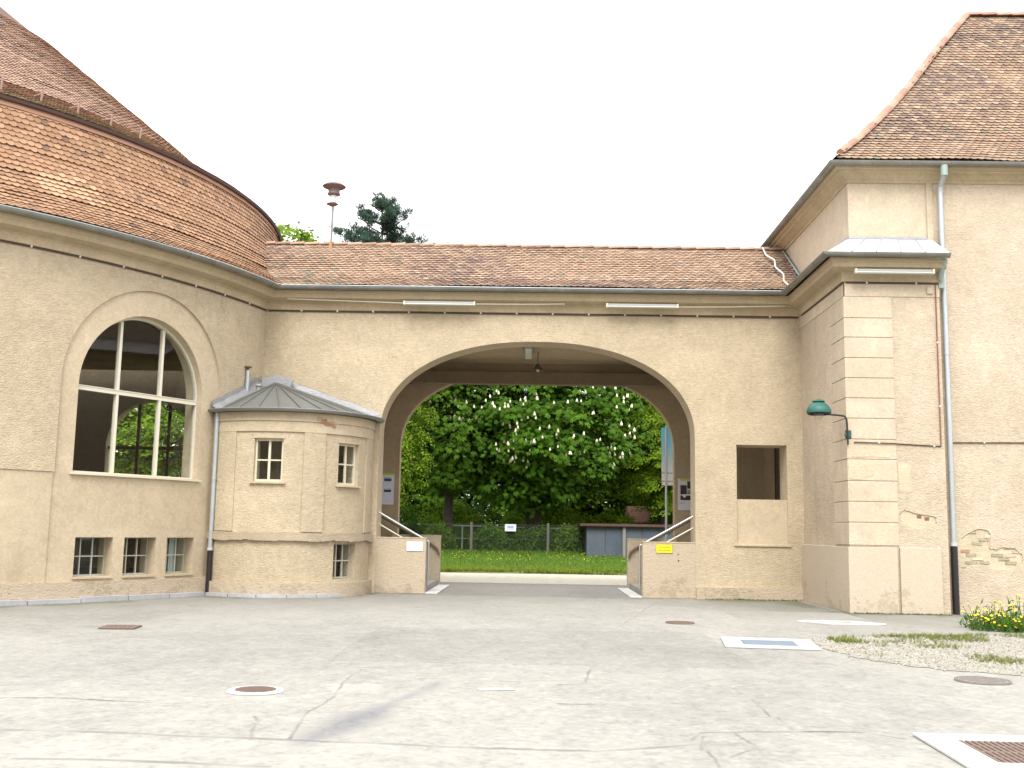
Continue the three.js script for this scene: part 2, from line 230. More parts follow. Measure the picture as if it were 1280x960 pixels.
  const grv = tex(512, (i) => { const v = 0.93 + (fFine[(i % 512) + ((i / 512) | 0) * 1024] - 0.5) * 0.5; return [v, v * 0.985, v * 0.94]; }, { tile: 1.6 }); M.gravel = std([0.64, 0.61, 0.54], 0.97, { map: grv, bumpMap: retile(bumpFine, 1.4), bumpScale: 0.02 });
  tag(obj('gravel_path', muv(new THREE.PlaneGeometry(70, 9.2).rotateX(-Math.PI / 2).translate(0, 0.004, -35.2)), M.gravel), 'bright gravel path behind the gate', 'path', null, 'structure');
}
const lawnY = (z) => 0.012 + 0.3 * smooth(-39, -54, z);
{
  const g = new THREE.PlaneGeometry(90, 60, 60, 40).rotateX(-Math.PI / 2).translate(0, 0, -67.4); const p = g.attributes.position, r = rng(9);
  for (let i = 0; i < p.count; i++) { const z = p.getZ(i); p.setY(i, lawnY(z) + (z < -40 ? (r() - 0.5) * 0.03 : 0)); if (z > -37.5) p.setZ(i, z + (r() - 0.5) * 0.5); }
  g.computeVertexNormals(); tag(obj('lawn', muv(g), std([0.13, 0.16, 0.045], 1, { map: retile(mapStucco, 3) })), 'strip of rough lawn beyond the gravel path', 'lawn', null, 'structure');
}

// ---------------------------------------------------------------- roof tiles
function tileShape() { // plain tile with a rounded tail: x across (unit width), y up the slope, z outward
  const xs = [-0.485, -0.3, 0, 0.3, 0.485], top = [], bot = []; for (const x of xs) { const y = 0.045 * (2 * x) ** 2 * 0.9; top.push([x, y, 0.039]); bot.push([x * 0.97, y + 0.026, 0.01]); }
  const A = [-0.485, 0.21, 0.01], B = [0.485, 0.21, 0.01], Q = [], t = (a, b, c) => Q.push(...a, ...b, ...c);
  for (let i = 0; i < 4; i++) { t(bot[i], bot[i + 1], top[i + 1]); t(bot[i], top[i + 1], top[i]); } t(top[0], top[1], A); t(top[1], top[2], A); t(top[2], B, A); t(top[2], top[3], B); t(top[3], top[4], B);
  t(bot[0], top[0], A); t(top[4], bot[4], B);
  const g = new THREE.BufferGeometry(); g.setAttribute('position', new THREE.Float32BufferAttribute(Q, 3)); g.computeVertexNormals(); g.setAttribute('uv', new THREE.Float32BufferAttribute(Float32Array.from({ length: Q.length / 3 * 2 }, (_, i) => i % 2 ? Q[(i >> 1) * 3 + 1] : Q[(i >> 1) * 3] * 0.18), 2)); return g;
}
const TILE = tileShape(), tileBump = retile(bumpFine, 0.8);
const prof = (pts) => { const L = [0]; for (let i = 1; i < pts.length; i++) L.push(L[i - 1] + Math.hypot(pts[i][0] - pts[i - 1][0], pts[i][1] - pts[i - 1][1])); return { len: L.at(-1), at(t) { let i = 1; while (i < L.length - 1 && L[i] < t) i++; const k = (t - L[i - 1]) / (L[i] - L[i - 1]), a = pts[i - 1], b = pts[i]; return [lerp(a[0], b[0], k), lerp(a[1], b[1], k), Math.atan2(b[1] - a[1], Math.abs(b[0] - a[0]))]; } }; };
const noise3 = (() => { const r = rng(71), g = Float32Array.from({ length: 4096 }, r), h = (x, y) => g[((x * 73 + y * 151) % 4096 + 4096) % 4096]; return (x, y) => { const X = Math.floor(x), Y = Math.floor(y), a = smooth(0, 1, x - X), b = smooth(0, 1, y - Y); return lerp(lerp(h(X, Y), h(X + 1, Y), a), lerp(h(X, Y + 1), h(X + 1, Y + 1), a), b); }; })();
/* list of {m, u, v}; the 300 that show largest are meshes of their own, the rest one part */
function layTiles(parent, list, pal, pick, seed, most = 298) {
  const mats = pal.map((c) => std(c, 0.88, { bumpMap: tileBump, bumpScale: 0.003 })), r = rng(seed), q = V(0, 0, 0);
  for (const t of list) { q.setFromMatrixPosition(t.m); const d = q.distanceTo(camera.position), s = q.clone().project(camera); t.k = clamp(Math.floor(pick(t.u, t.v, r) * pal.length), 0, pal.length - 1); t.size = (Math.abs(s.x) < 0.99 && Math.abs(s.y) < 0.99 && s.z < 1 ? 1 : 0.05) * (t.face ?? 1) / d; }
  list.sort((a, b) => b.size - a.size);
  const own = list.slice(0, most), rest = list.slice(most);
  for (const t of own) { const m = obj('roof_tile', TILE, mats[t.k], parent); t.m.decompose(m.position, m.quaternion, m.scale); }
  if (!rest.length) return;
  const P = TILE.attributes.position, N = TILE.attributes.normal, U = TILE.attributes.uv, n = P.count, pos = new Float32Array(rest.length * n * 3), nor = new Float32Array(rest.length * n * 3), uv = new Float32Array(rest.length * n * 2), col = new Float32Array(rest.length * n * 3), nm = new THREE.Matrix3(), v = V(0, 0, 0);
  rest.forEach((t, j) => { nm.getNormalMatrix(t.m); const c = pal[t.k], f = 0.9 + r() * 0.2; for (let i = 0; i < n; i++) { const o = (j * n + i) * 3; v.fromBufferAttribute(P, i).applyMatrix4(t.m).toArray(pos, o); v.fromBufferAttribute(N, i).applyMatrix3(nm).normalize().toArray(nor, o); uv[(j * n + i) * 2] = U.getX(i) + j * 0.37; uv[(j * n + i) * 2 + 1] = U.getY(i) + j * 0.21; col[o] = c[0] * f; col[o + 1] = c[1] * f; col[o + 2] = c[2] * f; } });
  const g = new THREE.BufferGeometry(); g.setAttribute('position', new THREE.BufferAttribute(pos, 3)); g.setAttribute('normal', new THREE.BufferAttribute(nor, 3)); g.setAttribute('uv', new THREE.BufferAttribute(uv, 2)); g.setAttribute('color', new THREE.BufferAttribute(col, 3));
  const m = obj('roof_tile_rows', g, new THREE.MeshStandardMaterial({ vertexColors: true, roughness: 0.88, bumpMap: tileBump, bumpScale: 0.003 }), parent); m.userData.kind = 'stuff';
}
const EXPO = 0.128, TW = 0.152;
function basisAt(p, ac, up, n, w, r) { const j = (r() - 0.5), M4 = new THREE.Matrix4(), tilt = (r() - 0.5) * 0.03; const a = ac.clone().addScaledVector(up, tilt).multiplyScalar(w), u = up.clone().addScaledVector(ac, -tilt).addScaledVector(n, (r() - 0.5) * 0.03); return M4.makeBasis(a, u, n).setPosition(p.clone().addScaledVector(up, j * 0.012).addScaledVector(n, r() * 0.005)); }
function coneTiles(cx, cz, pts, a0, a1, t0 = 0, t1 = 99, seed = 1) {
  const P = prof(pts), out = [], r = rng(seed); let row = 0;
  for (let t = t0; t < Math.min(P.len - 0.1, t1); t += EXPO, row++) { const [rad, y, al] = P.at(t), da = TW / rad; for (let a = a0 + (row % 2) * da / 2; a < a1; a += da) { const s = Math.sin(a), c = Math.cos(a), sag = (noise3(a * 9, t * 0.9) - 0.5) * 0.05, dy = (noise3(a * 11 + 50, row * 0.5) - 0.5) * 0.035; out.push({ m: basisAt(V(cx + (rad + sag) * s, y + dy, cz + (rad + sag) * c), V(c, 0, -s), V(-s * Math.cos(al), Math.sin(al), -c * Math.cos(al)), V(s * Math.sin(al), Math.cos(al), c * Math.sin(al)), TW * 1.0, r), u: a * 13, v: t, face: 0.3 + Math.max(0, c * 0.8 + s * 0.2) }); } }
  return out;
}
function planeTiles(O, e, inw, pts, range, seed = 1, t1 = 99) { // e: across, inw: horizontal direction up the slope
  const P = prof(pts), out = [], r = rng(seed); let row = 0;
  for (let t = 0; t < Math.min(t1, P.len - 0.1); t += EXPO, row++) { const [run, y, al] = P.at(t), [u0, u1] = range(run), up = inw.clone().multiplyScalar(Math.cos(al)).add(V(0, Math.sin(al), 0)), n = inw.clone().multiplyScalar(-Math.sin(al)).add(V(0, Math.cos(al), 0)); for (let u = Math.ceil(u0 / TW) * TW + (row % 2) * TW / 2; u < u1; u += TW) out.push({ m: basisAt(V(O[0], y, O[2]).addScaledVector(e, u).addScaledVector(inw, run).addScaledVector(n, (noise3(u * 0.7, t * 0.9) - 0.5) * 0.05).addScaledVector(up, (noise3(u * 0.8 + 50, row * 0.5) - 0.5) * 0.035), e, up, n, TW, r), u, v: t }); }
  return out;
}
function ridgeTile(parent, a, b, name, mat, r0 = 0.11) { // half-round tile from a to b
  const d = V(...b).sub(V(...a)), L = d.length(), g = new THREE.CylinderGeometry(r0 * 1.1, r0 * 0.92, L * 1.06, 10, 1, true, -Math.PI / 2, Math.PI), g2 = new THREE.CylinderGeometry(r0 * 0.99, r0 * 0.82, L * 1.06, 10, 1, true, -Math.PI / 2, Math.PI), cap = new THREE.CircleGeometry(r0 * 0.93, 10, 0, Math.PI).rotateX(Math.PI / 2).translate(0, -L * 0.525, 0), m = obj(name, [g, g2, cap], mat, parent);
  const y = d.normalize(), z = V(0, 1, 0).addScaledVector(y, -y.y).normalize(), x = y.clone().cross(z); m.quaternion.setFromRotationMatrix(new THREE.Matrix4().makeBasis(x, y, z));
  m.position.set((a[0] + b[0]) / 2, (a[1] + b[1]) / 2, (a[2] + b[2]) / 2); return m;
}
const cornice = (y) => [[-0.1, y], [0.045, y], [0.055, y + 0.15], [0.085, y + 0.17], [0.085, y + 0.19], [0.14, y + 0.2], [0.29, y + 0.245], [0.3, y + 0.26], [0.31, y + 0.33], [0.35, y + 0.36], [0.36, y + 0.42], [-0.1, y + 0.42]];
const gutterProfile = (d, y, r = 0.085) => { const o = []; for (let i = 0; i <= 8; i++) { const a = Math.PI + Math.PI * i / 8; o.push([d + r * Math.cos(a), y + r * Math.sin(a)]); } for (let i = 0; i <= 8; i++) { const a = -Math.PI * i / 8; o.push([d + (r - 0.014) * Math.cos(a), y + (r - 0.014) * Math.sin(a)]); } return o; };
function gutterStraps(parent, pts, d, y, r = 0.088) { for (const p of pts) { const c = [p.x + p.mx * d, y, p.z + p.mz * d], pl = []; for (let i = 0; i <= 8; i++) { const a = Math.PI + Math.PI * i / 8; pl.push([c[0] + p.mx * r * Math.cos(a), y + r * Math.sin(a), c[2] + p.mz * r * Math.cos(a)]); } obj('gutter_strap', tube(pl, 0.009, 5, 10), M.gutter, parent); } }
/* window in a plane: frame mesh at local origin (sill centre), parts: muntins and panes */
function sashWindow(parent, name, pos, turn, w, h, cols, rows, mat, fw = 0.045, bar = 0.028, dep = 0.05) {
  const f = obj(name, [box(-w / 2, -w / 2 + fw, 0, h, -dep, 0), box(w / 2 - fw, w / 2, 0, h, -dep, 0), box(-w / 2 + fw, w / 2 - fw, 0, fw, -dep, 0), box(-w / 2 + fw, w / 2 - fw, h - fw, h, -dep, 0)], mat, parent);
  f.position.set(...pos); f.rotation.y = turn; const iw = w - 2 * fw, ih = h - 2 * fw;
  for (let c = 1; c < cols; c++) { const x = -iw / 2 + iw * c / cols, b = bar / 2 * (cols === 2 ? 1.7 : 1); obj('muntin', box(x - b, x + b, fw, h - fw, -dep + 0.006, -0.004), mat, f); }
  for (let q = 1; q < rows; q++) { const y = fw + ih * q / rows; obj('muntin', box(-iw / 2, iw / 2, y - bar / 2, y + bar / 2, -dep + 0.012, -0.008), mat, f); }
  for (let c = 0; c < cols; c++) for (let q = 0; q < rows; q++) { const p = obj('pane', new THREE.PlaneGeometry(iw / cols, ih / rows), M.glass, f); p.position.set(-iw / 2 + iw * (c + 0.5) / cols, fw + ih * (q + 0.5) / rows, -dep * 0.6); p.rotation.set(((c * 7 + q * 3) % 5 - 2) * 0.003, ((c * 5 + q * 11) % 7 - 3) * 0.003, 0); }
  return f;
}

// ---------------------------------------------------------------- round building
const roundBuilding = thing('round_building', 'round plastered building with a tall two-stage tiled roof and big arched window', 'building');
{
  const B = roundBuilding, A = (s) => CB.a0 - s / CB.R, map = (s, y, d) => [CB.x + (CB.R + d) * Math.sin(A(s)), y, CB.z + (CB.R + d) * Math.cos(A(s))];
  const wc = 3.78, wr = 1.56, ws = 4.17, sill = 2.44, archT = (s) => ws + Math.sqrt(Math.max(0, wr * wr - (s - wc) ** 2)), nc = 3.685, nr = 2.04, ns = 4.23, nicheT = (s) => ns + Math.sqrt(Math.max(0, nr * nr - (s - nc) ** 2));
  const low = [[2.22, 3.015], [3.3, 4.095], [4.36, 5.18]];
  obj('wall', merge([holedWall({ map, s0: -2, s1: 12, step: 0.2, y0: 0, y1: 6.95, d0: -0.5, d1: -0.05, holes: [{ s0: wc - wr, s1: wc + wr, bot: () => sill, top: archT, n: 40 }, ...low.map(([a, b]) => ({ s0: a, s1: b, bot: () => 0.46, top: () => 1.22 }))] }), holedWall({ map, s0: 12, s1: 47.5, step: 0.9, y0: 0, y1: 6.95, d0: -0.5, d1: -0.05 }), holedWall({ map, s0: -12.3, s1: -2, step: 0.9, y0: 0, y1: 6.95, d0: -0.5, d1: -0.05 })]), M.smooth, B);
  obj('render_coat', holedWall({ map, s0: -0.03, s1: 24, step: 0.25, y0: sill, y1: 6.64, d0: -0.06, d1: 0, holes: [{ s0: nc - nr, s1: nc + nr, bot: () => 0, top: nicheT, n: 40 }] }), M.stucco, B);
  obj('lower_render_coat', [holedWall({ map, s0: nc + nr + 0.02, s1: 24, step: 0.25, y0: 0.3, y1: sill - 0.004, d0: -0.06, d1: -0.018 }), holedWall({ map, s0: -0.03, s1: nc - nr, step: 0.25, y0: 0.3, y1: sill - 0.004, d0: -0.06, d1: 0 })], M.smooth, B);
  obj('plinth', holedWall({ map, s0: 0.2, s1: 24, step: 0.25, y0: 0, y1: 0.38, d0: -0.06, d1: 0.05 }), M.plinth, B);
  // interior shell
  const disc = (y, r) => { const q = []; for (let i = 0; i <= 60; i++) { const e = lerp(-129, 129, i / 60) * D2R; q.push([CB.x + r * Math.sin(e), -(CB.z + r * Math.cos(e))]); } return extr(q, 0.2).rotateX(-Math.PI / 2).translate(0, y - 0.1, 0); };
  obj('floor', disc(1.6, 12.78), M.floorboard, B); obj('ceiling', disc(6.85, 12.78), M.smooth, B);
  const lining = M.smooth; for (const [q0, ql] of [[100, 29], [231, 158]]) obj('inner_wall', new THREE.CylinderGeometry(12.7, 12.7, 5, 48, 1, true, q0 * D2R, ql * D2R).translate(CB.x, 4.2, CB.z), lining, B);
  { // rear wall with an arched window like the one in front, seen through the room
    const fx = -13.25, fz = -36.6, ft = (x) => ws + Math.sqrt(Math.max(0, wr * wr - (x - fx) ** 2)); obj('rear_wall', holedWall({ map: (x, y, d) => [x, y, fz + d], s0: -29.4, s1: -9.2, step: 4, y0: 0, y1: 6.95, d0: -0.45, d1: 0, holes: [{ s0: fx - wr, s1: fx + wr, bot: () => sill, top: ft, n: 32 }] }), lining, B);
    const rw = obj('rear_window', [box(fx - wr, fx + wr, 4.05, 4.16, fz - 0.28, fz - 0.2), box(fx - wr, fx + wr, sill, sill + 0.06, fz - 0.28, fz - 0.2)], M.darkwood, B); for (const d of [-0.535, 0.535]) obj('mullion', box(fx + d - 0.05, fx + d + 0.05, sill + 0.06, ws + Math.sqrt(wr * wr - d * d), fz - 0.27, fz - 0.19), M.darkwood, rw); for (let c = 0; c < 3; c++) obj('pane', new THREE.PlaneGeometry(1.05, 3.3).translate(fx + (c - 1) * 1.055, sill + 1.66, fz - 0.24), M.glass, rw);
  }
  // big arched window
  const a = A(wc), P = map(wc, 0, -0.32), t = V(-Math.cos(a), 0, Math.sin(a));
  const arch = (r, y0) => { const p = [[r, y0]]; for (let i = 0; i <= 40; i++) { const q = Math.PI * i / 40; p.push([r * Math.cos(q), ws + r * Math.sin(q)]); } p.push([-r, y0]); return p; };
  const frame = obj('arched_window', extr(arch(wr + 0.02, sill - 0.02), 0.08, { holes: [arch(wr - 0.055, sill + 0.05).reverse()] }).translate(0, 0, -0.04), M.frameWhite, B); frame.position.set(P[0], 0, P[2]); frame.rotation.y = a;
  for (const x of [-0.535, 0.535]) obj('mullion', box(x - 0.031, x + 0.031, sill + 0.05, ws + Math.sqrt((wr - 0.06) ** 2 - x * x), -0.04, 0.045), M.frameWhite, frame);
  obj('transom', [box(-wr + 0.05, wr - 0.05, 4.07, 4.15, -0.03, 0.05), box(-wr + 0.05, wr - 0.05, 4.15, 4.165, -0.03, 0.065)], M.frameWhite, frame);
  const xs = [-wr + 0.05, -0.535, 0.535, wr - 0.05];
  for (let c = 0; c < 3; c++) { // six panes, the upper three cut to the arch
    const pLow = obj('pane', new THREE.PlaneGeometry(xs[c + 1] - xs[c], 4.08 - sill), M.glass, frame); pLow.position.set((xs[c] + xs[c + 1]) / 2, (4.08 + sill) / 2, -0.005); pLow.rotation.y = [0.004, -0.003, 0.002][c];
    const s = new THREE.Shape([V(xs[c], 4.15), V(xs[c + 1], 4.15)].map((v) => new THREE.Vector2(v.x, v.y))), pts = [[xs[c], 4.15], [xs[c + 1], 4.15]]; for (let i = 0; i <= 12; i++) { const x = lerp(xs[c + 1], xs[c], i / 12); pts.push([x, Math.max(4.151, ws + Math.sqrt(Math.max(0, (wr - 0.03) ** 2 - x * x)))]); }
    const pUp = obj('pane', new THREE.ShapeGeometry(new THREE.Shape(pts.map((q) => new THREE.Vector2(...q)))), M.glass, frame); pUp.position.z = -0.005; pUp.rotation.y = [-0.002, 0.003, -0.004][c];
  }
  obj('window_sill', holedWall({ map, s0: wc - wr - 0.06, s1: wc + wr + 0.06, step: 0.3, y0: sill - 0.03, y1: sill + 0.012, d0: -0.34, d1: 0.02 }), M.sashCream, B);
  // basement windows
  low.forEach(([s0, s1], i) => { const c = (s0 + s1) / 2, q = map(c, 0.47, -0.3); const w = sashWindow(B, 'basement_window', q, A(c), s1 - s0 + 0.02, 0.76, 3, 2, M.sashGreen, 0.03, 0.022); obj('window_sill', holedWall({ map, s0: s0 - 0.02, s1: s1 + 0.02, step: 0.3, y0: 0.43, y1: 0.468, d0: -0.3, d1: -0.005 }), M.smooth, w.parent);
    if (i === 0) { const b = obj('stored_board', box(0.12, 0.34, 0.02, 0.72, -0.2, -0.18), std([0.4, 0.48, 0.5], 0.8), w); b.userData.label = 'pale board standing behind the panes'; } });
  // cornice, cable and gutter; the first point is the mitre with the gatehouse
  const n1 = [Math.sin(CB.a0), Math.cos(CB.a0)], mit = { x: CB.x + CB.R * n1[0], z: CB.z + CB.R * n1[1], mx: (1 - n1[1]) / n1[0], mz: 1 }, path = [mit, ...arcPath(CB.x, CB.z, CB.R, A(0.42), A(24), 90)];
  obj('cornice', sweep(cornice(6.64), path, { crease: 0.5 }), M.trim, B);
  obj('eave_soffit', sweep([[-0.7, 7.068], [0.4, 7.068], [0.4, 7.1], [-0.7, 7.1]], path), M.trim, B);
  obj('cornice_cable_shadow', tube(path.slice(0, 80).map((p) => [p.x + p.mx * 0.025, 6.618, p.z + p.mz * 0.025]), 0.02, 6, 160), M.cable, B);  // dark tube made thick to stand for cable plus the shadow gap behind it
  for (let s = 0.8; s < 14; s += 0.95) { const q = map(s, 6.618, 0.03); obj('cable_clip', new THREE.SphereGeometry(0.028, 6, 4).translate(...q), M.cableWhite, B); }
  const gut = obj('gutter', sweep(gutterProfile(0.47, 7.13), path, { crease: 0.9 }), M.gutter, B);
  gutterStraps(gut, arcPath(CB.x, CB.z, CB.R, A(0.6), A(13), 18), 0.47, 7.13); obj('gutter_bead', tube(path.slice(0, 85).map((p) => [p.x + p.mx * 0.55, 7.135, p.z + p.mz * 0.55]), 0.012, 6, 180), M.zinc, gut);
  // lower, bell-cast roof stage
  const low1 = [[13.72, 7.15], [13.4, 7.36], [13.0, 7.7], [12.65, 8.13], [12.36, 8.65], [12.12, 9.2], [11.93, 9.78]], hi1 = [[12.0, 9.86], [10.6, 10.68], [9, 11.975], [4, 16.02], [0, 19.26]];
  const lathe = (pts, off) => new THREE.LatheGeometry(pts.map(([r, y]) => new THREE.Vector2(Math.max(0, r - off), y - off * 0.4)), 120, -130 * D2R, 260 * D2R).translate(CB.x, 0, CB.z);
  const under = std([0.12, 0.065, 0.045], 0.95);
  const lowRoof = obj('lower_roof', lathe(low1, 0.03), under, B), upRoof = obj('upper_roof', lathe(hi1, 0.03), under, B);
  const salmon = [[0.301, 0.170, 0.093], [0.335, 0.192, 0.107], [0.281, 0.157, 0.086], [0.359, 0.211, 0.120], [0.262, 0.144, 0.079], [0.315, 0.179, 0.099], [0.301, 0.173, 0.099], [0.339, 0.199, 0.114], [0.233, 0.131, 0.077], [0.165, 0.097, 0.067], [0.436, 0.276, 0.163]];
  layTiles(lowRoof, coneTiles(CB.x, CB.z, low1, 22 * D2R, 128 * D2R, 0, 99, 11), salmon, (u, v, r) => { const n = noise3(u * 0.9, v * 1.3), p = noise3(u * 0.35 + 40, v * 0.5); if (Math.hypot((u - 11.75) * 0.55, v - 1.3) < 0.32 + 0.25 * n && r() < 0.75) return 0.97; const x = r(); return x > 0.985 ? 0.85 : p > 0.72 && x > 0.55 ? 0.76 : x * 0.72 * (0.7 + 0.3 * n); }, 31);
  const brown = [[0.355, 0.228, 0.158], [0.412, 0.262, 0.185], [0.312, 0.200, 0.139], [0.383, 0.248, 0.178], [0.440, 0.297, 0.205], [0.284, 0.186, 0.139], [0.327, 0.221, 0.158], [0.234, 0.159, 0.125], [0.199, 0.138, 0.119], [0.256, 0.214, 0.125]];
  layTiles(upRoof, coneTiles(CB.x, CB.z, hi1, 22 * D2R, 128 * D2R, 0, 7.6, 12), brown, (u, v, r) => { const n = noise3(u * 0.5 + 9, v * 0.9), x = r(); if (v < 0.55 && r() < 0.55) return 0.95; return clamp(x * 0.68 + smooth(0.5, 0.8, n) * 0.22 * r(), 0, 0.88); }, 32);
  obj('mortar_band', new THREE.LatheGeometry([[12.03, 9.67], [12.0, 9.74], [11.97, 9.8]].map((q) => new THREE.Vector2(...q)), 120).translate(CB.x, 0, CB.z), std([0.34, 0.185, 0.125], 0.92, { map: retile(mapStucco, 3) }), lowRoof);
  obj('eave_shadow_strip', sweep([[11.72, 9.78], [12.03, 9.8], [12.06, 9.86], [11.72, 9.9]], arcPath(CB.x, CB.z, 0, 15 * D2R, 140 * D2R, 90)), std([0.1, 0.06, 0.055], 0.8), upRoof);  // dark maroon colour paints in the shadow line under the upper eave
  for (let i = 0; i < 8; i++) { const q = (35 + i * 4.1) * D2R, s = Math.sin(q), c = Math.cos(q), r = 11.45; obj('snow_guard_bracket', [rod([CB.x + r * s, 10.14, CB.z + r * c], [CB.x + (r + 0.05) * s, 10.42, CB.z + (r + 0.05) * c], 0.022, 6), rod([CB.x + (r - 0.3) * s, 10.4, CB.z + (r - 0.3) * c], [CB.x + (r + 0.03) * s, 10.36, CB.z + (r + 0.03) * c], 0.016, 6)], std([0.3, 0.2, 0.17], 0.7), upRoof); }
}
{ // light kerb stones round the foot of the walls
  for (let i = 0; i < 14; i++) { const s0 = 2.05 + i * 1.02, a = CB.a0 - s0 / CB.R, b = CB.a0 - (s0 + 1.0) / CB.R, h = 0.075 + 0.012 * ((i * 7) % 3); tag(obj('kerb_stone', arcBox(CB.x, CB.z, b, a, 0, h, CB.R + 0.03, CB.R + 0.17, 4), M.kerb), 'pale kerb stone along the foot of the round building', 'kerb', 'kerb stones along the round building'); }
  for (let i = 0; i < 5; i++) { const a = (-36 + i * 17.2) * D2R; tag(obj('kerb_stone', arcBox(CT.x, CT.z, a, a + 16.8 * D2R, 0, 0.065, CT.R + 0.05, CT.R + 0.19 - i * 0.008, 5), M.kerb), 'pale kerb stone curving round the foot of the corner turret', 'kerb', 'kerb stones round the turret'); }
}

// ---------------------------------------------------------------- corner turret
{
  const T = thing('corner_turret', 'small round corner turret with grey sheet-metal roof and two cream sash windows', 'turret'), R = CT.R, map = (s, y, d) => [CT.x + (R + d) * Math.sin(s), y, CT.z + (R + d) * Math.cos(s)], us = R, w2 = 9.4 * D2R, C1 = 0, C2 = 56.5 * D2R, s0 = -50 * D2R, s1 = 100 * D2R;
  const hole = (c, h, b, t) => ({ s0: c - h, s1: c + h, bot: () => b, top: () => t, n: 4 });
  obj('wall', holedWall({ map, s0, s1, step: 3 * D2R, y0: 0, y1: 3.98, d0: -0.35, d1: -0.025, us, holes: [hole(C1, w2, 2.44, 3.37), hole(C2, w2, 2.42, 3.34), hole(55.9 * D2R, 10 * D2R, 0.37, 1.14)] }), M.stucco, T);
  for (const [a, b] of [[-50, -22.4], [22.4, 36.8], [76.2, 100]]) obj('pilaster', arcBox(CT.x, CT.z, a * D2R, b * D2R, 1.38, 3.52, R - 0.03, R + 0.004, 10), M.stucco, T);
  obj('frieze', arcBox(CT.x, CT.z, s0, s1, 3.522, 3.75, R - 0.03, R + 0.01, 50), M.smooth, T); obj('upper_frieze', arcBox(CT.x, CT.z, s0, s1, 3.753, 3.98, R - 0.03, R + 0.035, 50), M.smooth, T);
  for (const [a, b, y0, y1, k] of [[29.8, 33, 3.79, 3.86, 1], [32.4, 36.5, 3.74, 3.83, 0], [35, 39.5, 3.7, 3.775, 0], [38.6, 41.6, 3.74, 3.79, 1], [40.5, 43, 3.66, 3.71, 0]]) { const q = obj('bare_brick', arcBox(CT.x, CT.z, a * D2R, b * D2R, y0, y1, R + 0.012, R + 0.038 + k * 0.006, 3), std(k ? [0.46, 0.3, 0.2] : [0.36, 0.19, 0.12], 0.95, { bumpMap: bumpStucco, bumpScale: 0.03 }), T); q.userData.label = 'bare reddish brick where the plaster has fallen off'; }
  { // string course with a chipped lower edge
    const r = rng(8), Q = []; for (let i = 0; i < 40; i++) { const a = lerp(s0, 97 * D2R, i / 40), b = lerp(s0, 97 * D2R, (i + 1) / 40), y = 1.19 + 0.018 * Math.sin(i * 0.8) * (r() > 0.4 ? 1 : 0.2); Q.push(arcBox(CT.x, CT.z, a, b, y, 1.36 + 0.01 * Math.sin(i * 0.5), R - 0.03, R + 0.06, 1)); } obj('string_course', Q, M.parapet, T);
  }
  obj('plinth', arcBox(CT.x, CT.z, s0, s1, 0, 0.3, R - 0.03, R + 0.07, 50), M.plinth, T);
  [[C1, 2.44, 0.93], [C2, 2.42, 0.92]].forEach(([c, y, h]) => { const q = map(c, y, -0.13); sashWindow(T, 'window', q, c, 2 * R * Math.sin(w2) - 0.01, h, 2, 2, M.sashCream, 0.05, 0.03); obj('window_sill', arcBox(CT.x, CT.z, c - 11.3 * D2R, c + 11.3 * D2R, y - 0.045, y - 0.003, R - 0.2, R + 0.045, 8), M.smooth, T); obj('window_head', arcBox(CT.x, CT.z, c - 10.4 * D2R, c + 10.4 * D2R, y + h + 0.003, y + h + 0.03, R - 0.05, R - 0.008, 6), M.smooth, T); });
  sashWindow(T, 'basement_window', map(55.9 * D2R, 0.38, -0.2), 55.9 * D2R, 0.66, 0.76, 3, 2, M.sashGreen, 0.03, 0.028);
  obj('inner_floor', new THREE.CylinderGeometry(1.6, 1.6, 0.1, 24, 1, false, -0.9, 2.7).translate(CT.x, 1.25, CT.z), M.floorboard, T);
  obj('inner_lining', new THREE.CylinderGeometry(0.75, 0.75, 3.9, 20).translate(CT.x - 0.2, 1.96, CT.z), M.smooth, T);
  // metal roof: fan of panels with standing seams, flashing against the walls
  const G0 = -46 * D2R, G1 = 98 * D2R, gr = 2.08, gy = 4.0, top = V(-6.02, 4.78, -24.55), n = 11;
  const rim = (a) => V(CT.x + gr * Math.sin(a), gy, CT.z + gr * Math.cos(a));
  for (let i = 0; i < n; i++) {
    const a = lerp(G0, G1, i / n), b = lerp(G0, G1, (i + 1) / n), Q = new Quads(), m = rim((a + b) / 2), tri = (A, B, C) => { const N = B.clone().sub(A).cross(C.clone().sub(A)).normalize().toArray(); Q.tri(A.toArray(), B.toArray(), C.toArray(), N, N, N, [A.x, A.z], [B.x, B.z], [C.x, C.z]); };
    const ta = top.clone().add(V(Math.sin(a) * 0.06, 0, Math.cos(a) * 0.06)), tb = top.clone().add(V(Math.sin(b) * 0.06, 0, Math.cos(b) * 0.06)); tri(rim(a), m, ta); tri(m, rim(b), tb); tri(m, tb, ta);
    const p = obj('roof_panel', Q.geo(), M.lead, T); if (i) obj('standing_seam', rod(rim(a).add(V(0, 0.012, 0)).toArray(), ta.clone().add(V(0, 0.014, 0)).toArray(), 0.017, 5), M.lead, p);
  }
  obj('roof_fill', new THREE.CylinderGeometry(2.0, 2.04, 0.04, 40, 1, false, G0, G1 - G0).translate(CT.x, 3.96, CT.z), M.lead, T);
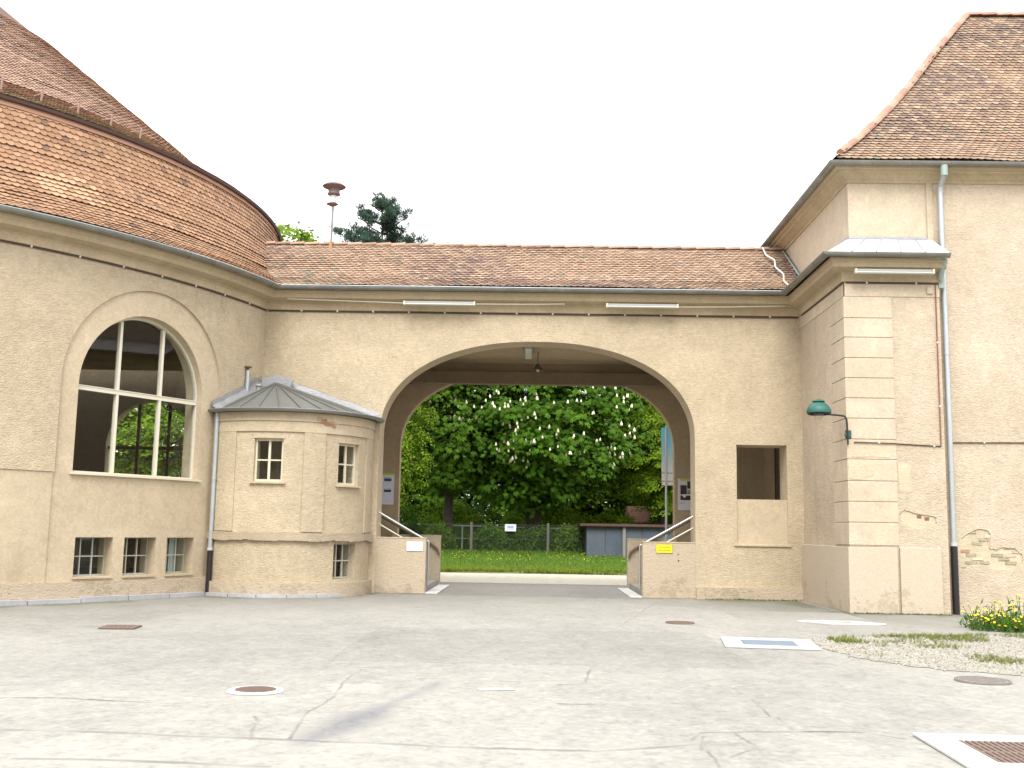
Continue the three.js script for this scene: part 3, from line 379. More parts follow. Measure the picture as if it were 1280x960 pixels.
  const fl = (pts, lo, hi, name) => { const Q = new Quads(); let L = 0; for (let i = 0; i < pts.length - 1; i++) { const [a, b] = [pts[i], pts[i + 1]], l = Math.hypot(b[0] - a[0], b[2] - a[2]); Q.quad([a[0] + a[3] * 0.2, a[1] - lo, a[2] + a[4] * 0.2], [b[0] + b[3] * 0.2, b[1] - lo, b[2] + b[4] * 0.2], [b[0] + b[3] * 0.025, b[1] + 0.06, b[2] + b[4] * 0.025], [a[0] + a[3] * 0.025, a[1] + 0.06, a[2] + a[4] * 0.025], [[L, 0], [L + l, 0], [L + l, 0.2], [L, 0.2]]); Q.quad([a[0] + a[3] * 0.025, a[1] + 0.06, a[2] + a[4] * 0.025], [b[0] + b[3] * 0.025, b[1] + 0.06, b[2] + b[4] * 0.025], [b[0] + b[3] * 0.015, b[1] + hi, b[2] + b[4] * 0.015], [a[0] + a[3] * 0.015, a[1] + hi, a[2] + a[4] * 0.015], [[L, 0.2], [L + l, 0.2], [L + l, 0.4], [L, 0.4]]); L += l; } obj(name, Q.geo(), M.flash, T); };
  { // along the gatehouse wall and along the round wall
    const a = []; for (let i = 0; i <= 10; i++) { const t = i / 10; a.push([lerp(-6.1, -3.66, t), lerp(4.83, 4.02, t) + 0.012 * Math.sin(i * 1.9), -25, 0, 1]); } fl(a, 0.06, 0.17, 'wall_flashing');
    const b = []; for (let i = 0; i <= 10; i++) { const s = lerp(1.95, 0.15, i / 10), q = CB.a0 - s / CB.R; b.push([CB.x + CB.R * Math.sin(q), lerp(4.03, 4.83, i / 10) + 0.012 * Math.sin(i * 2.3), CB.z + CB.R * Math.cos(q), Math.sin(q), Math.cos(q)]); } fl(b, 0.06, 0.17, 'wall_flashing');
    obj('ridge_cap', extr([[-0.3, -0.06], [0.35, -0.1], [0.42, 0.12], [0, 0.24], [-0.32, 0.14]], 0.03, { bevel: 0.01 }).translate(-6.12, 4.8, -24.86), M.flash, T);
  }
  const gp = arcPath(CT.x, CT.z, 0, G0, G1, 40).map((p) => ({ ...p })); const g = obj('gutter', sweep(gutterProfile(2.13, 4.0, 0.06), gp, { crease: 0.9 }), M.gutter, T); obj('gutter_bead', tube(gp.map((p) => [p.x + p.mx * 2.19, 4.005, p.z + p.mz * 2.19]), 0.012, 6, 80), M.flash, g);
  // vents and downpipe
  const vp = obj('vent_pipe', [rod([-6.62, 4.35, -24.25], [-6.62, 5.05, -24.25], 0.05, 12)], M.zinc, T); obj('vent_cap', [new THREE.CylinderGeometry(0.085, 0.085, 0.03, 14).translate(-6.62, 5.13, -24.25), rod([-6.62, 5.05, -24.25], [-6.62, 5.12, -24.25], 0.03, 6)], M.wood, vp);
  const v2 = obj('short_vent', [rod([-6.33, 4.4, -24.15], [-6.33, 4.66, -24.15], 0.06, 12)], M.flash, T); obj('vent_cap', new THREE.CylinderGeometry(0.09, 0.09, 0.03, 14).translate(-6.33, 4.69, -24.15), M.zinc, v2);
  const s = 1.86, q = CB.a0 - s / CB.R, px = CB.x + (CB.R + 0.1) * Math.sin(q), pz = CB.z + (CB.R + 0.1) * Math.cos(q);
  const dp = obj('downpipe', [rod([px, 0.98, pz], [px, 3.95, pz], 0.05, 12), new THREE.CylinderGeometry(0.062, 0.062, 0.05, 12).translate(px, 2.5, pz)], M.zinc, T); obj('pipe_collar', new THREE.CylinderGeometry(0.065, 0.06, 0.06, 12).translate(px, 0.98, pz), M.concrete, dp); obj('drain_pipe', rod([px, 0.02, pz], [px, 0.95, pz], 0.055, 12), M.black, dp);
}

// ---------------------------------------------------------------- gatehouse
const archF = (cx, h, sp, top, n) => (s) => { const u = Math.abs(s - cx) / h; return u >= 1 ? sp : sp + (top - sp) * (1 - u ** n) ** (1 / n); };
{
  const H = thing('gatehouse', 'low gatehouse with a wide arched carriage passage and tiled roof', 'gatehouse');
  const front = (s, y, d) => [s, y, -25 + d], back = (s, y, d) => [s, y, -29.3 + d], fa = archF(0.08, 3.71, 3.7, 5.95, 2.2), ba = archF(0.1, 3.73, 3.6, 5.8, 2.4);
  const gate = { s0: 0.08 - 3.71, s1: 0.08 + 3.71, bot: () => -1, top: fa, n: 72 };
  obj('front_wall', holedWall({ map: front, s0: -6.5, s1: 6.31, y0: 0, y1: 6.98, d0: -0.75, d1: -0.05, holes: [gate, { s0: 4.77, s1: 5.93, bot: () => 2.3, top: () => 3.56 }] }), M.smooth, H);
  obj('front_render', holedWall({ map: front, s0: -6.52, s1: 6.31, y0: 0, y1: 6.64, d0: -0.05, d1: 0, holes: [gate, { s0: 4.75, s1: 5.93, bot: () => 1.27, top: () => 3.57 }] }), M.stuccoCentre, H);
  obj('panel_sill', rbox(4.68, 6.0, 1.215, 1.268, -25.04, -24.96, 0.01), M.smooth, H);
  obj('plinth', box(3.8, 6.3, 0, 0.27, -25.0, -24.93), M.plinth, H);
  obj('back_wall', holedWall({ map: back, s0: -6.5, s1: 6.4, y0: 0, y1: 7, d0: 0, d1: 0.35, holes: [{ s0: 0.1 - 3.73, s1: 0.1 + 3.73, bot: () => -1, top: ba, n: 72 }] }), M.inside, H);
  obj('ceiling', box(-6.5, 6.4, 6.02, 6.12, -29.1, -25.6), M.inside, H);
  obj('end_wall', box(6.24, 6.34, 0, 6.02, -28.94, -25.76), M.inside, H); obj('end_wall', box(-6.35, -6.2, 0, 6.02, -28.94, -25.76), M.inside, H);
  obj('ceiling_beam', rbox(-6.18, 6.22, 5.4, 5.74, -28.75, -28.45, 0.015), M.beam, H);
  obj('side_door', [box(6.2, 6.235, 1.02, 4.0, -27.35, -26.2), box(6.18, 6.238, 1.02, 4.05, -27.42, -27.35)], M.darkwood, H);
  for (const s of [-1, 1]) obj('landing', box(s * 3.85, s * 6.2, 0, 1.0, -28.94, -25.76), M.step, H);
  const n1 = [Math.sin(CB.a0), Math.cos(CB.a0)], path = [{ x: CB.x + CB.R * n1[0], z: -25, mx: (1 - n1[1]) / n1[0], mz: 1 }, { x: 6.3, z: -25, mx: -1, mz: 1 }];
  obj('cornice', sweep(cornice(6.64), path, { crease: 0.5 }), M.trim, H);
  const gut = obj('gutter', sweep(gutterProfile(0.47, 7.13), path, { crease: 0.9 }), M.gutter, H); gutterStraps(gut, Array.from({ length: 17 }, (_, i) => ({ x: -5.4 + i * 0.68, z: -25, mx: 0, mz: 1 })), 0.47, 7.13); obj('gutter_bead', rod([-6.0, 7.135, -24.45], [5.74, 7.135, -24.45], 0.012, 6), M.zinc, gut);
  obj('cornice_cable_shadow', tube([[-6.4, 6.618, -24.975], [-2, 6.612, -24.975], [2, 6.618, -24.975], [6.25, 6.612, -24.975]], 0.02, 6, 40), M.cable, H);  // cable drawn thick and dark, its shadow gap included in the tube
  for (let x = -5.6; x < 6; x += 0.86) obj('cable_clip', new THREE.SphereGeometry(0.028, 6, 4).translate(x, 6.618, -24.965), M.cableWhite, H);
  for (const c of [[[-5.9, 6.86, -24.75], [-4.6, 6.83, -24.75], [-3.1, 6.79, -24.74]], [[-1.4, 6.79, -24.74], [-0.2, 6.8, -24.745], [0.7, 6.82, -24.75]], [[3.35, 6.78, -24.74], [4.6, 6.8, -24.745], [5.9, 6.84, -24.75]]]) obj('lamp_cable', tube(c, 0.014, 5, 20), M.rail, H);
  // roof
  const RZ = -27.17, RY = 8.82, rp = [[0, 7.16], [0.55, 7.45], [2.6, RY]];
  const slope = (sgn) => { const Q = new Quads(), z = (r) => sgn > 0 ? -24.57 - r : -29.77 + r; for (let i = 0; i < 2; i++) { const [r0, y0] = rp[i], [r1, y1] = rp[i + 1]; Q.quad([-9, y0 - 0.02, z(r0)], [6.55, y0 - 0.02, z(r0)], [6.55, y1 - 0.02, z(r1)], [-9, y1 - 0.02, z(r1)], [[0, 0], [15, 0], [15, 1], [0, 1]]); } return Q.geo(); };
  const roof = obj('roof', [slope(1), slope(-1)], std([0.13, 0.075, 0.05], 0.95), H);
  const pal = [[0.315, 0.209, 0.135], [0.351, 0.237, 0.158], [0.288, 0.186, 0.122], [0.378, 0.265, 0.180], [0.333, 0.228, 0.153], [0.297, 0.200, 0.140], [0.261, 0.172, 0.122], [0.225, 0.144, 0.108], [0.198, 0.130, 0.106], [0.171, 0.116, 0.099], [0.198, 0.186, 0.135]];
  layTiles(roof, planeTiles([0, 0, -24.57], V(1, 0, 0), V(0, 0, -1), rp, () => [-8.2, 6.42], 14), pal, (u, v, r) => { const n = noise3(u * 0.42 + 3, v * 0.55 + 8) * 0.75 + noise3(u * 1.3, v * 1.6) * 0.25, x = r(); if (x > 0.985) return 0.97; if (u < -4.6 && v < 1.2 && x > 0.8) return 0.97; return x * 0.5 + smooth(0.4, 0.7, n) * (0.15 + 0.3 * r()); }, 33);
  const rm = [std([0.35, 0.22, 0.15], 0.9), std([0.28, 0.18, 0.125], 0.9), std([0.4, 0.26, 0.185], 0.9)]; for (let i = 0; i < 37; i++) ridgeTile(roof, [-7.6 + i * 0.38, RY + 0.015, RZ], [-7.24 + i * 0.38, RY + 0.03, RZ], 'ridge_tile', rm[(i * 5) % 3], 0.078);
  obj('side_flashing', tube([[6.42, 7.3, -24.8], [6.43, 7.8, -25.55], [6.43, 8.86, -27.2]], 0.03, 5, 16), M.patina, roof);
  obj('roof_cable', tube([[6.0, 7.24, -24.58], [5.92, 7.5, -24.95], [6.0, 7.75, -25.3], [5.9, 8.02, -25.7], [5.97, 8.3, -26.1], [5.86, 8.55, -26.55], [5.9, 8.88, -27.1]], 0.022, 6, 40), M.cableWhite, roof);
}
// stairs, parapets and handrails under the arch
for (const s of [-1, 1]) {
  const L = s < 0, ex = L ? 2.46 : 2.57, zf = -25.02, sign = L ? 'white sign plate' : 'yellow sign plate';
  const p = thing('parapet_wall', `low rough plaster stair parapet carrying the ${sign}`, 'parapet', [s * ex, 0, zf]); obj('wall', rbox(0, s * (3.8 - ex), 0, 1.26, -0.28, 0, 0.012), M.plinth, p); obj('coping', rbox(-s * 0.006, s * (3.8 - ex), 1.262, 1.285, -0.29, 0.008, 0.006), M.smooth, p); if (!L) obj('plaster_hole', [new THREE.SphereGeometry(0.018, 6, 5).scale(1, 1, 0.3).translate(0.82, 1.0, 0), new THREE.SphereGeometry(0.026, 6, 5).scale(0.7, 1, 0.3).rotateZ(0.6).translate(0.83, 0.86, 0)], M.darkwood, p);
  const b = thing('parapet_wall', `rear stair parapet facing the one with the ${sign}`, 'parapet', [s * (ex - 0.02), 0, -28.7]); obj('wall', rbox(0, s * 1.3, 0, 1.3, -0.26, 0, 0.012), M.plinth, b); obj('coping', rbox(-s * 0.006, s * 1.3, 1.302, 1.325, -0.27, 0.008, 0.006), M.smooth, b);
  const st = thing('stone_stair', `grey stone steps rising behind the parapet with the ${sign}`, 'stairs', [s * ex, 0, -27]); for (let k = 0; k < 5; k++) obj('step', rbox(s * (-0.0 + 0.02 + k * 0.26), s * (1.38), k ? 0.17 * k : 0, 0.17 * (k + 1), -1.69, 1.69, 0.012), M.step, st);
  const sl = obj('threshold_slab', rbox(s * (ex - 0.3), s * (ex - 0.005), 0, 0.035, -28.6, -25.0, 0.008), M.concrete); tag(sl, `long pale stone slab in front of the steps by the ${sign}`, 'slab');
  const h = thing('handrail', `double metal handrail leaning over the parapet with the ${sign}`, 'handrail', [s * (ex - 0.02), 0, -25.42]); const up = (d, y) => [s * d, y + d * 0.56, 0];
  obj('upper_rail', tube([up(0.0, 1.19), up(0.5, 1.19), up(2.2, 1.19)], 0.024, 8, 8), M.steel, h); obj('lower_rail', tube([up(0.3, 0.92), up(1, 0.92), up(2.2, 0.92)], 0.018, 8, 8), M.rail, h); obj('post', rod([0, 0.17, 0], [0, 1.2, 0], 0.024, 8), M.steel, h); obj('post', rod([s * 1.5, 1, 0], [s * 1.5, 2.0, 0], 0.02, 8), M.steel, h);
  const w = thing('handrail', `brown wall handrail with a bent end on the rear parapet opposite the ${sign}`, 'handrail', [s * (ex - 0.02), 0, -28.62]); obj('rail', tube([[s * 0.02, 0.82, 0], [s * 0.08, 0.98, 0], [s * 0.25, 1.1, 0], [s * 0.9, 1.42, 0], [s * 2, 2.02, 0]], 0.03, 8, 30), M.wood, w); for (const d of [0.3, 1.1]) obj('bracket', rod([s * d, 0.86 + 0.52 * d, -0.07], [s * d, 1.0 + 0.52 * d, 0], 0.012, 6), M.wood, w);
}

// ---------------------------------------------------------------- right-hand tall building with its quoined bay
const tallHouse = thing('tall_house', 'tall cream plastered house with steep hipped tile roof and a quoined bay', 'building');
{
  const H = tallHouse, hash = rng(55);
  obj('masonry', box(6.53, 24, 0, 9.2, -33, -21.672), M.mortar, H); obj('bay_masonry', box(6.33, 8.19, 0, 6.98, -25.4, -21.422), M.mortar, H);
  const wobble = (pts, k = 3, amp = 0.025) => { const o = []; for (let i = 0; i < pts.length; i++) { const a = pts[i], b = pts[(i + 1) % pts.length]; for (let j = 0; j < k; j++) o.push([lerp(a[0], b[0], j / k) + (hash() - 0.5) * amp, lerp(a[1], b[1], j / k) + (hash() - 0.5) * amp]); } return o; };
  const scar = wobble([[8.57, 1.48], [8.72, 1.6], [8.91, 1.69], [9.09, 1.67], [9.17, 1.56], [9.12, 1.3], [9.24, 1.28], [9.4, 1.32], [9.63, 1.3], [9.77, 1.18], [9.78, 1.06], [9.68, 0.95], [9.52, 0.87], [9.22, 0.89], [9.01, 0.97], [8.76, 0.98], [8.55, 0.83], [8.54, 1.09], [8.55, 1.32]]);
  const scar2 = wobble([[7.28, 1.95], [7.37, 2.03], [7.49, 1.99], [7.62, 1.95], [7.85, 1.93], [8.0, 1.89], [8.01, 1.77], [7.89, 1.68], [7.61, 1.65], [7.43, 1.72], [7.29, 1.74]]);
  obj('front_render', extr([[8.1, 0], [24, 0], [24, 8.86], [8.1, 8.86]], 0.024, { holes: [scar] }).translate(0, 0, -21.674), M.stuccoRight, H);
  obj('upper_render', box(6.53, 8.1, 6.8, 8.86, -21.68, -21.66), M.smoothRight, H);
  obj('side_render', box(6.5, 6.53, 5.5, 8.86, -33, -21.66), M.smoothRight, H);
  obj('lisene', box(8.12, 8.24, 7.3, 8.88, -21.65, -21.62), M.smoothRight, H);
  obj('bay_render', [extr([[6.3, 0], [8.22, 0], [8.22, 6.64], [6.3, 6.64]], 0.024, { holes: [scar2] }).translate(0, 0, -21.424), box(6.3, 6.33, 0, 6.64, -25.02, -21.44), box(8.19, 8.22, 0, 6.64, -21.7, -21.44)], M.stuccoRight, H);
  // bare masonry in the scars: bricks, lumps of mortar, and dark lumps in place of holes
  const brickM = [std([0.42, 0.23, 0.155], 0.95), std([0.6, 0.52, 0.38], 0.95), std([0.54, 0.42, 0.31], 0.95), M.mortar];
  const inPoly = (poly, x, y) => { let c = false; for (let a = 0, b = poly.length - 1; a < poly.length; b = a++) { const [xa, ya] = poly[a], [xb, yb] = poly[b]; if ((ya > y) !== (yb > y) && x < (xb - xa) * (y - ya) / (yb - ya) + xa) c = !c; } return c; };
  let row = 0; for (let y = 0.86; y < 1.7; y += 0.075, row++) for (let x = 8.5 + (row % 2) * 0.13; x < 9.8; x += 0.26) { if (!inPoly(scar, x, y) || hash() < 0.45) continue; const red = x > 8.62 && x < 8.92 && y > 1.17 && y < 1.36, g = new RoundedBoxGeometry(0.235 * (0.8 + 0.25 * hash()), 0.062, 0.02, 1, 0.009), p = g.attributes.position; for (let i = 0; i < p.count; i++) p.setXYZ(i, p.getX(i) + (hash() - 0.5) * 0.012, p.getY(i) + (hash() - 0.5) * 0.01, p.getZ(i) + (hash() - 0.5) * 0.008); g.computeVertexNormals(); const m = obj('brick', g, brickM[red ? (hash() < 0.75 ? 0 : 2) : hash() < 0.12 ? 2 : hash() < 0.3 ? 1 : 3], H); m.position.set(x, y, -21.675 + 0.004 * hash()); m.rotation.z = (hash() - 0.5) * 0.06; }
  for (const [x, y] of [[7.67, 1.9], [7.82, 1.86]]) obj('brick', rbox(x - 0.045, x + 0.045, y - 0.035, y + 0.03, -21.43, -21.414, 0.007), std([0.2, 0.09, 0.06], 0.95), H);  // dark red-brown lumps, coloured to stand in for shaded holes in the scar
  // repaired plaster
  const rep = (pts, z, m = M.mortar) => { const q = obj('plaster_patch', extr(wobble(pts, 4, 0.03), 0.006).translate(0, 0, z), m, H); q.userData.label = 'paler repaired plaster'; };
  rep([[7.3, 2.4], [7.52, 2.38], [7.54, 2.9], [7.48, 2.95], [7.29, 2.94]], -21.402);
  // quoin blocks, each an L round the bay's corner
  const ys = [6.32, 5.88, 5.48, 5.06, 4.65, 4.24, 3.83, 3.41, 3.01, 2.58, 2.17, 1.76, 1.31];
  for (let i = 0; i < 12; i++) { const t = ys[i], b = ys[i + 1] + 0.012, g = new THREE.ExtrudeGeometry(new THREE.Shape([[6.276, 21.376], [7.235, 21.376], [7.235, 21.41], [6.31, 21.41], [6.31, 22.36], [6.276, 22.36]].map((q) => new THREE.Vector2(...q))), { depth: t - b - 0.016, bevelEnabled: true, bevelSize: 0.008, bevelThickness: 0.008, bevelSegments: 1 }).rotateX(-Math.PI / 2).translate(0, b + 0.008, 0); obj('quoin_block', muv(g), M.smoothRight, H); }
  obj('quoin_backing', [box(6.286, 7.225, 1.3, 6.33, -21.4, -21.386), box(6.286, 6.3, 1.3, 6.33, -22.35, -21.4)], M.smoothRight, H);
  rep([[6.36, 3.06], [7.1, 3.05], [7.12, 3.26], [6.7, 3.3], [6.4, 3.24]], -21.366); rep([[6.3, 2.63], [6.5, 2.62], [6.78, 2.7], [6.76, 2.85], [6.5, 2.93], [6.3, 2.9]], -21.366);
  obj('corner_frieze', [box(6.285, 8.225, 6.34, 6.64, -21.4, -21.385), box(6.285, 6.3, 6.34, 6.64, -25.0, -21.385)], M.smoothRight, H);
  obj('corner_plinth', [rbox(6.235, 7.2, 0, 1.29, -21.42, -21.335, 0.012), rbox(6.235, 6.32, 0, 1.286, -24.995, -21.4, 0.012)], M.plinthRight, H); obj('panel_plinth', rbox(7.25, 8.06, 0, 1.29, -21.42, -21.348, 0.012), M.plinthRight, H);
  // bay cornice, gutter and metal pent roof
  const path = [{ x: 6.3, z: -25, mx: -1, mz: 1 }, { x: 6.3, z: -21.4, mx: -1, mz: 1 }, { x: 8.28, z: -21.4, mx: 0, mz: 1 }];
  obj('bay_cornice', sweep(cornice(6.64), path, { crease: 0.5 }), M.trim, H); const bg = obj('bay_gutter', sweep(gutterProfile(0.47, 7.13), path, { crease: 0.9 }), M.gutter, H); gutterStraps(bg, [[6.6, 0], [7.3, 0], [8, 0]].map(([x]) => ({ x, z: -21.4, mx: 0, mz: 1 })), 0.47, 7.13);
  obj('cornice_cable_shadow', tube([[6.27, 6.618, -24.7], [6.268, 6.618, -21.6], [6.3, 6.618, -21.37], [7, 6.615, -21.37], [8.2, 6.618, -21.37]], 0.018, 6, 40), M.cable, H); for (const x of [6.75, 7.75]) obj('cable_clip', new THREE.SphereGeometry(0.026, 6, 4).translate(x, 6.618, -21.36), M.cableWhite, H);  // cable and its shadow gap merged into one dark tube
  const panel = (a, b, c, d, seam) => { const Q = new Quads(); Q.quad(a, b, c, d, [[0, 0], [0.5, 0], [0.5, 0.8], [0, 0.8]]); const p = obj('roof_sheet', Q.geo(), M.sheet, H); if (seam) obj('standing_seam', rod(a.map((v, i) => v + (i === 1 ? 0.012 : 0)), d.map((v, i) => v + (i === 1 ? 0.012 : 0)), 0.013, 5), M.zinc, p); };
  const f = (x) => clamp((x - 5.86) / (8.3 - 5.86)); for (let i = 0; i < 5; i++) { const x0 = lerp(5.86, 8.3, i / 5), x1 = lerp(5.86, 8.3, (i + 1) / 5), t0 = lerp(6.5, 8.2, f(x0)), t1 = lerp(6.5, 8.2, f(x1)); panel([x0, 7.16, -20.96], [x1, 7.16, -20.96], [t1, 7.62, -21.655], [t0, 7.62, -21.655], i > 0); }
  for (let i = 0; i < 6; i++) { const z0 = lerp(-20.96, -25.9, i / 6), z1 = lerp(-20.96, -25.9, (i + 1) / 6), y = 7.16; panel([5.86, y, z0], [5.86, y, z1], [6.5, 7.62, Math.min(-21.655, z1)], [6.5, 7.62, Math.min(-21.655, z0)], i > 0); }
  obj('top_flashing', [rbox(6.48, 8.22, 7.61, 7.67, -21.66, -21.63, 0.006), rbox(6.47, 6.5, 7.61, 7.67, -26, -21.63, 0.006)], M.flash, H);
  // main cornice, gutter, hipped roof
  const mp = [{ x: 6.5, z: -33, mx: -1, mz: 0 }, { x: 6.5, z: -21.65, mx: -1, mz: 1 }, { x: 24, z: -21.65, mx: 0, mz: 1 }]; obj('cornice', sweep([[-0.1, 8.82], [0.03, 8.82], [0.035, 8.87], [0.08, 8.89], [0.14, 8.95], [0.24, 8.98], [0.25, 9.02], [0.33, 9.03], [0.34, 9.09], [-0.1, 9.09]], mp, { crease: 0.5 }), M.trim, H);
  const mg = obj('gutter', sweep(gutterProfile(0.4, 9.15, 0.085), mp, { crease: 0.9 }), M.gutter, H); gutterStraps(mg, Array.from({ length: 9 }, (_, i) => ({ x: 6.9 + i * 0.8, z: -21.65, mx: 0, mz: 1 })), 0.4, 9.15);
  const hp = [[0, 9.17], [0.67, 9.79], [1.18, 10.32], [1.73, 10.91], [2.6, 11.95], [3.56, 13.2], [4.85, 14.75]], E0 = [6.12, -21.22];
  const rf = () => { const Q = new Quads(); for (let i = 0; i < hp.length - 1; i++) { const [r0, y0] = hp[i], [r1, y1] = hp[i + 1], p = (x, y, z) => [x, y - 0.025, z]; Q.quad(p(E0[0] + r0, y0, E0[1] - r0), p(24, y0, E0[1] - r0), p(24, y1, E0[1] - r1), p(E0[0] + r1, y1, E0[1] - r1), [[0, 0], [1, 0], [1, 1], [0, 1]]); Q.quad(p(E0[0] + r0, y0, -34), p(E0[0] + r0, y0, E0[1] - r0), p(E0[0] + r1, y1, E0[1] - r1), p(E0[0] + r1, y1, -34), [[0, 0], [1, 0], [1, 1], [0, 1]]); Q.quad(p(24, y0, -31 + r0), p(E0[0] + r0, y0, -31 + r0), p(E0[0] + r1, y1, -31 + r1), p(24, y1, -31 + r1), [[0, 0], [1, 0], [1, 1], [0, 1]]); } return Q.geo(); };
  const roof = obj('roof', rf(), std([0.11, 0.07, 0.045], 0.95), H);
  const pal = [[0.267, 0.178, 0.113], [0.301, 0.205, 0.131], [0.241, 0.156, 0.099], [0.335, 0.240, 0.162], [0.284, 0.196, 0.131], [0.241, 0.165, 0.117], [0.215, 0.142, 0.099], [0.181, 0.120, 0.090], [0.155, 0.107, 0.086], [0.133, 0.096, 0.081], [0.172, 0.156, 0.108]];
  layTiles(roof, planeTiles([0, 0, E0[1]], V(1, 0, 0), V(0, 0, -1), hp, (run) => [E0[0] + run, 14.6], 15), pal, (u, v, r) => { const n = noise3(u * 0.5 + 13, v * 0.7 + 28) * 0.6 + noise3(u * 1.2 + 5, v * 1.5) * 0.4, x = r(); if (x > 0.98) return 0.97; return x * 0.55 + smooth(0.4, 0.7, n) * (0.12 + 0.32 * r()); }, 34);
  { // far-off side slope, hardly seen from the yard
    const side = planeTiles([E0[0], 0, 0], V(0, 0, -1), V(1, 0, 0), hp, (run) => [-E0[1] + run, 30], 16); layTiles(roof, side, pal, (u, v, r) => r() * 0.9, 35, 0);
  }
  const hm = [std([0.38, 0.22, 0.155], 0.9), std([0.32, 0.18, 0.13], 0.9), std([0.42, 0.26, 0.185], 0.9)], HP = prof(hp.map(([r, y]) => [r * Math.SQRT2, y])); let k = 0; for (let t = 0.3; t < HP.len - 0.3; t += 0.34, k++) { const a = HP.at(t), b = HP.at(t + 0.34), q = (v) => [E0[0] + v[0] / Math.SQRT2, v[1] + 0.04, E0[1] - v[0] / Math.SQRT2]; ridgeTile(roof, q(a), q(b), 'hip_tile', hm[(k * 7) % 3], 0.1); }
  for (let i = 0; i < 12; i++) ridgeTile(roof, [E0[0] + 4.85 + i * 0.38, 14.79, E0[1] - 4.86], [E0[0] + 5.22 + i * 0.38, 14.8, E0[1] - 4.86], 'ridge_tile', hm[i % 3], 0.12);
  // downpipe on the wall, cables
  const dp = obj('downpipe', [tube([[8.36, 9.02, -21.24], [8.36, 8.9, -21.26], [8.37, 8.72, -21.5], [8.37, 8.6, -21.52]], 0.058, 10, 16), rod([8.37, 1.37, -21.52], [8.37, 8.62, -21.52], 0.055, 12), new THREE.CylinderGeometry(0.063, 0.063, 0.05, 12).translate(8.37, 5.2, -21.52), new THREE.CylinderGeometry(0.063, 0.063, 0.05, 12).translate(8.37, 2.83, -21.52)], M.zinc, H); obj('pipe_head', rod([8.36, 8.86, -21.25], [8.36, 9.08, -21.25], 0.075, 12), M.patina, dp); obj('gutter_outlet', rod([8.22, 6.7, -21.3], [8.22, 7.06, -21.06], 0.055, 10), M.patina, dp); obj('pipe_head', rbox(8.2, 8.33, 6.52, 6.78, -21.5, -21.36, 0.02), M.patina, dp); obj('pipe_collar', new THREE.CylinderGeometry(0.075, 0.07, 0.07, 12).translate(8.37, 1.37, -21.52), M.concrete, dp); obj('drain_pipe', [rod([8.37, 0.0, -21.52], [8.37, 1.33, -21.52], 0.068, 12)], M.black, dp);
  obj('wall_cable', [rod([8.14, 3.3, -21.385], [8.14, 6.6, -21.37], 0.013, 6)], M.cableRed, H); obj('wall_cable', [tube([[6.4, 3.355, -21.345], [7.2, 3.34, -21.345], [7.3, 3.335, -21.385], [8.14, 3.3, -21.385]], 0.012, 6, 30), tube([[8.44, 3.4, -21.63], [10, 3.42, -21.63], [14, 3.42, -21.63]], 0.012, 6, 10)], M.cable, H);
  for (const [x, y, z] of [[8.14, 5.4, -21.37], [8.14, 4.1, -21.37], [6.9, 3.345, -21.335], [8.0, 3.3, -21.37], [9.1, 3.405, -21.62]]) obj('cable_clip', new THREE.SphereGeometry(0.022, 6, 4).translate(x, y, z), M.cableWhite, H);
  obj('junction_box', rbox(7.96, 8.08, 6.4, 6.54, -21.39, -21.35, 0.01), M.smoothRight, H);
}

// ---------------------------------------------------------------- the wing across the yard, mirrored by the windows
{
  const t = thing('opposite_wing', 'long plastered wing with a slate roof across the yard, mirrored in the windows', 'building', [0, 0, 24]); obj('wall', box(-34, 30, 0, 8.5, 0, 9), M.stuccoRight, t); obj('roof', extr([[-0.6, 0], [4.5, 5.5], [9.6, 0]], 66).rotateY(Math.PI / 2).translate(-35, 8.5, 9).rotateY(0), std([0.06, 0.065, 0.075], 0.7), t).position.z = 0;
  for (let k = 0; k < 13; k++) for (const y of [1.2, 5]) { const w = obj('window', [box(-31 + k * 4.7, -29.6 + k * 4.7, y, y + 2.1, -0.06, -0.02)], M.frameWhite, t); for (const d of [0.06, 0.74]) obj('pane', box(-31 + k * 4.7 + d, -31 + k * 4.7 + d + 0.6, y + 0.08, y + 2.02, -0.07, -0.062), std([0.03, 0.03, 0.035], 0.15), w); }
}

// ---------------------------------------------------------------- lamps
const tubeLamp = (label, x0, x1, y, z) => { const t = thing('tube_lamp', label, 'lamp', [(x0 + x1) / 2, y, z], 0, 'tube lamps under the eaves'), w = (x1 - x0) / 2; obj('housing', rbox(-w, w, 0.012, 0.06, -0.06, 0.02, 0.008), std([0.4, 0.4, 0.37], 0.5), t); for (const d of [-0.03, 0.035]) obj('tube', rod([-w + 0.02, -0.012, d], [w - 0.02, -0.012, d], 0.019, 8), M.tubeGlass, t); for (const s of [-1, 1]) obj('end_cap', rbox(s * w - 0.02, s * w + 0.02, -0.035, 0.06, -0.06, 0.06, 0.006), M.frameWhite, t); };
tubeLamp('long white tube lamp under the gatehouse eaves nearer the turret', -3.1, -1.44, 6.77, -24.68);
tubeLamp('long white tube lamp under the gatehouse eaves nearer the tall house', 1.69, 3.35, 6.77, -24.68);
tubeLamp('long white tube lamp under the eaves of the quoined bay', 6.45, 8.0, 6.78, -21.1);
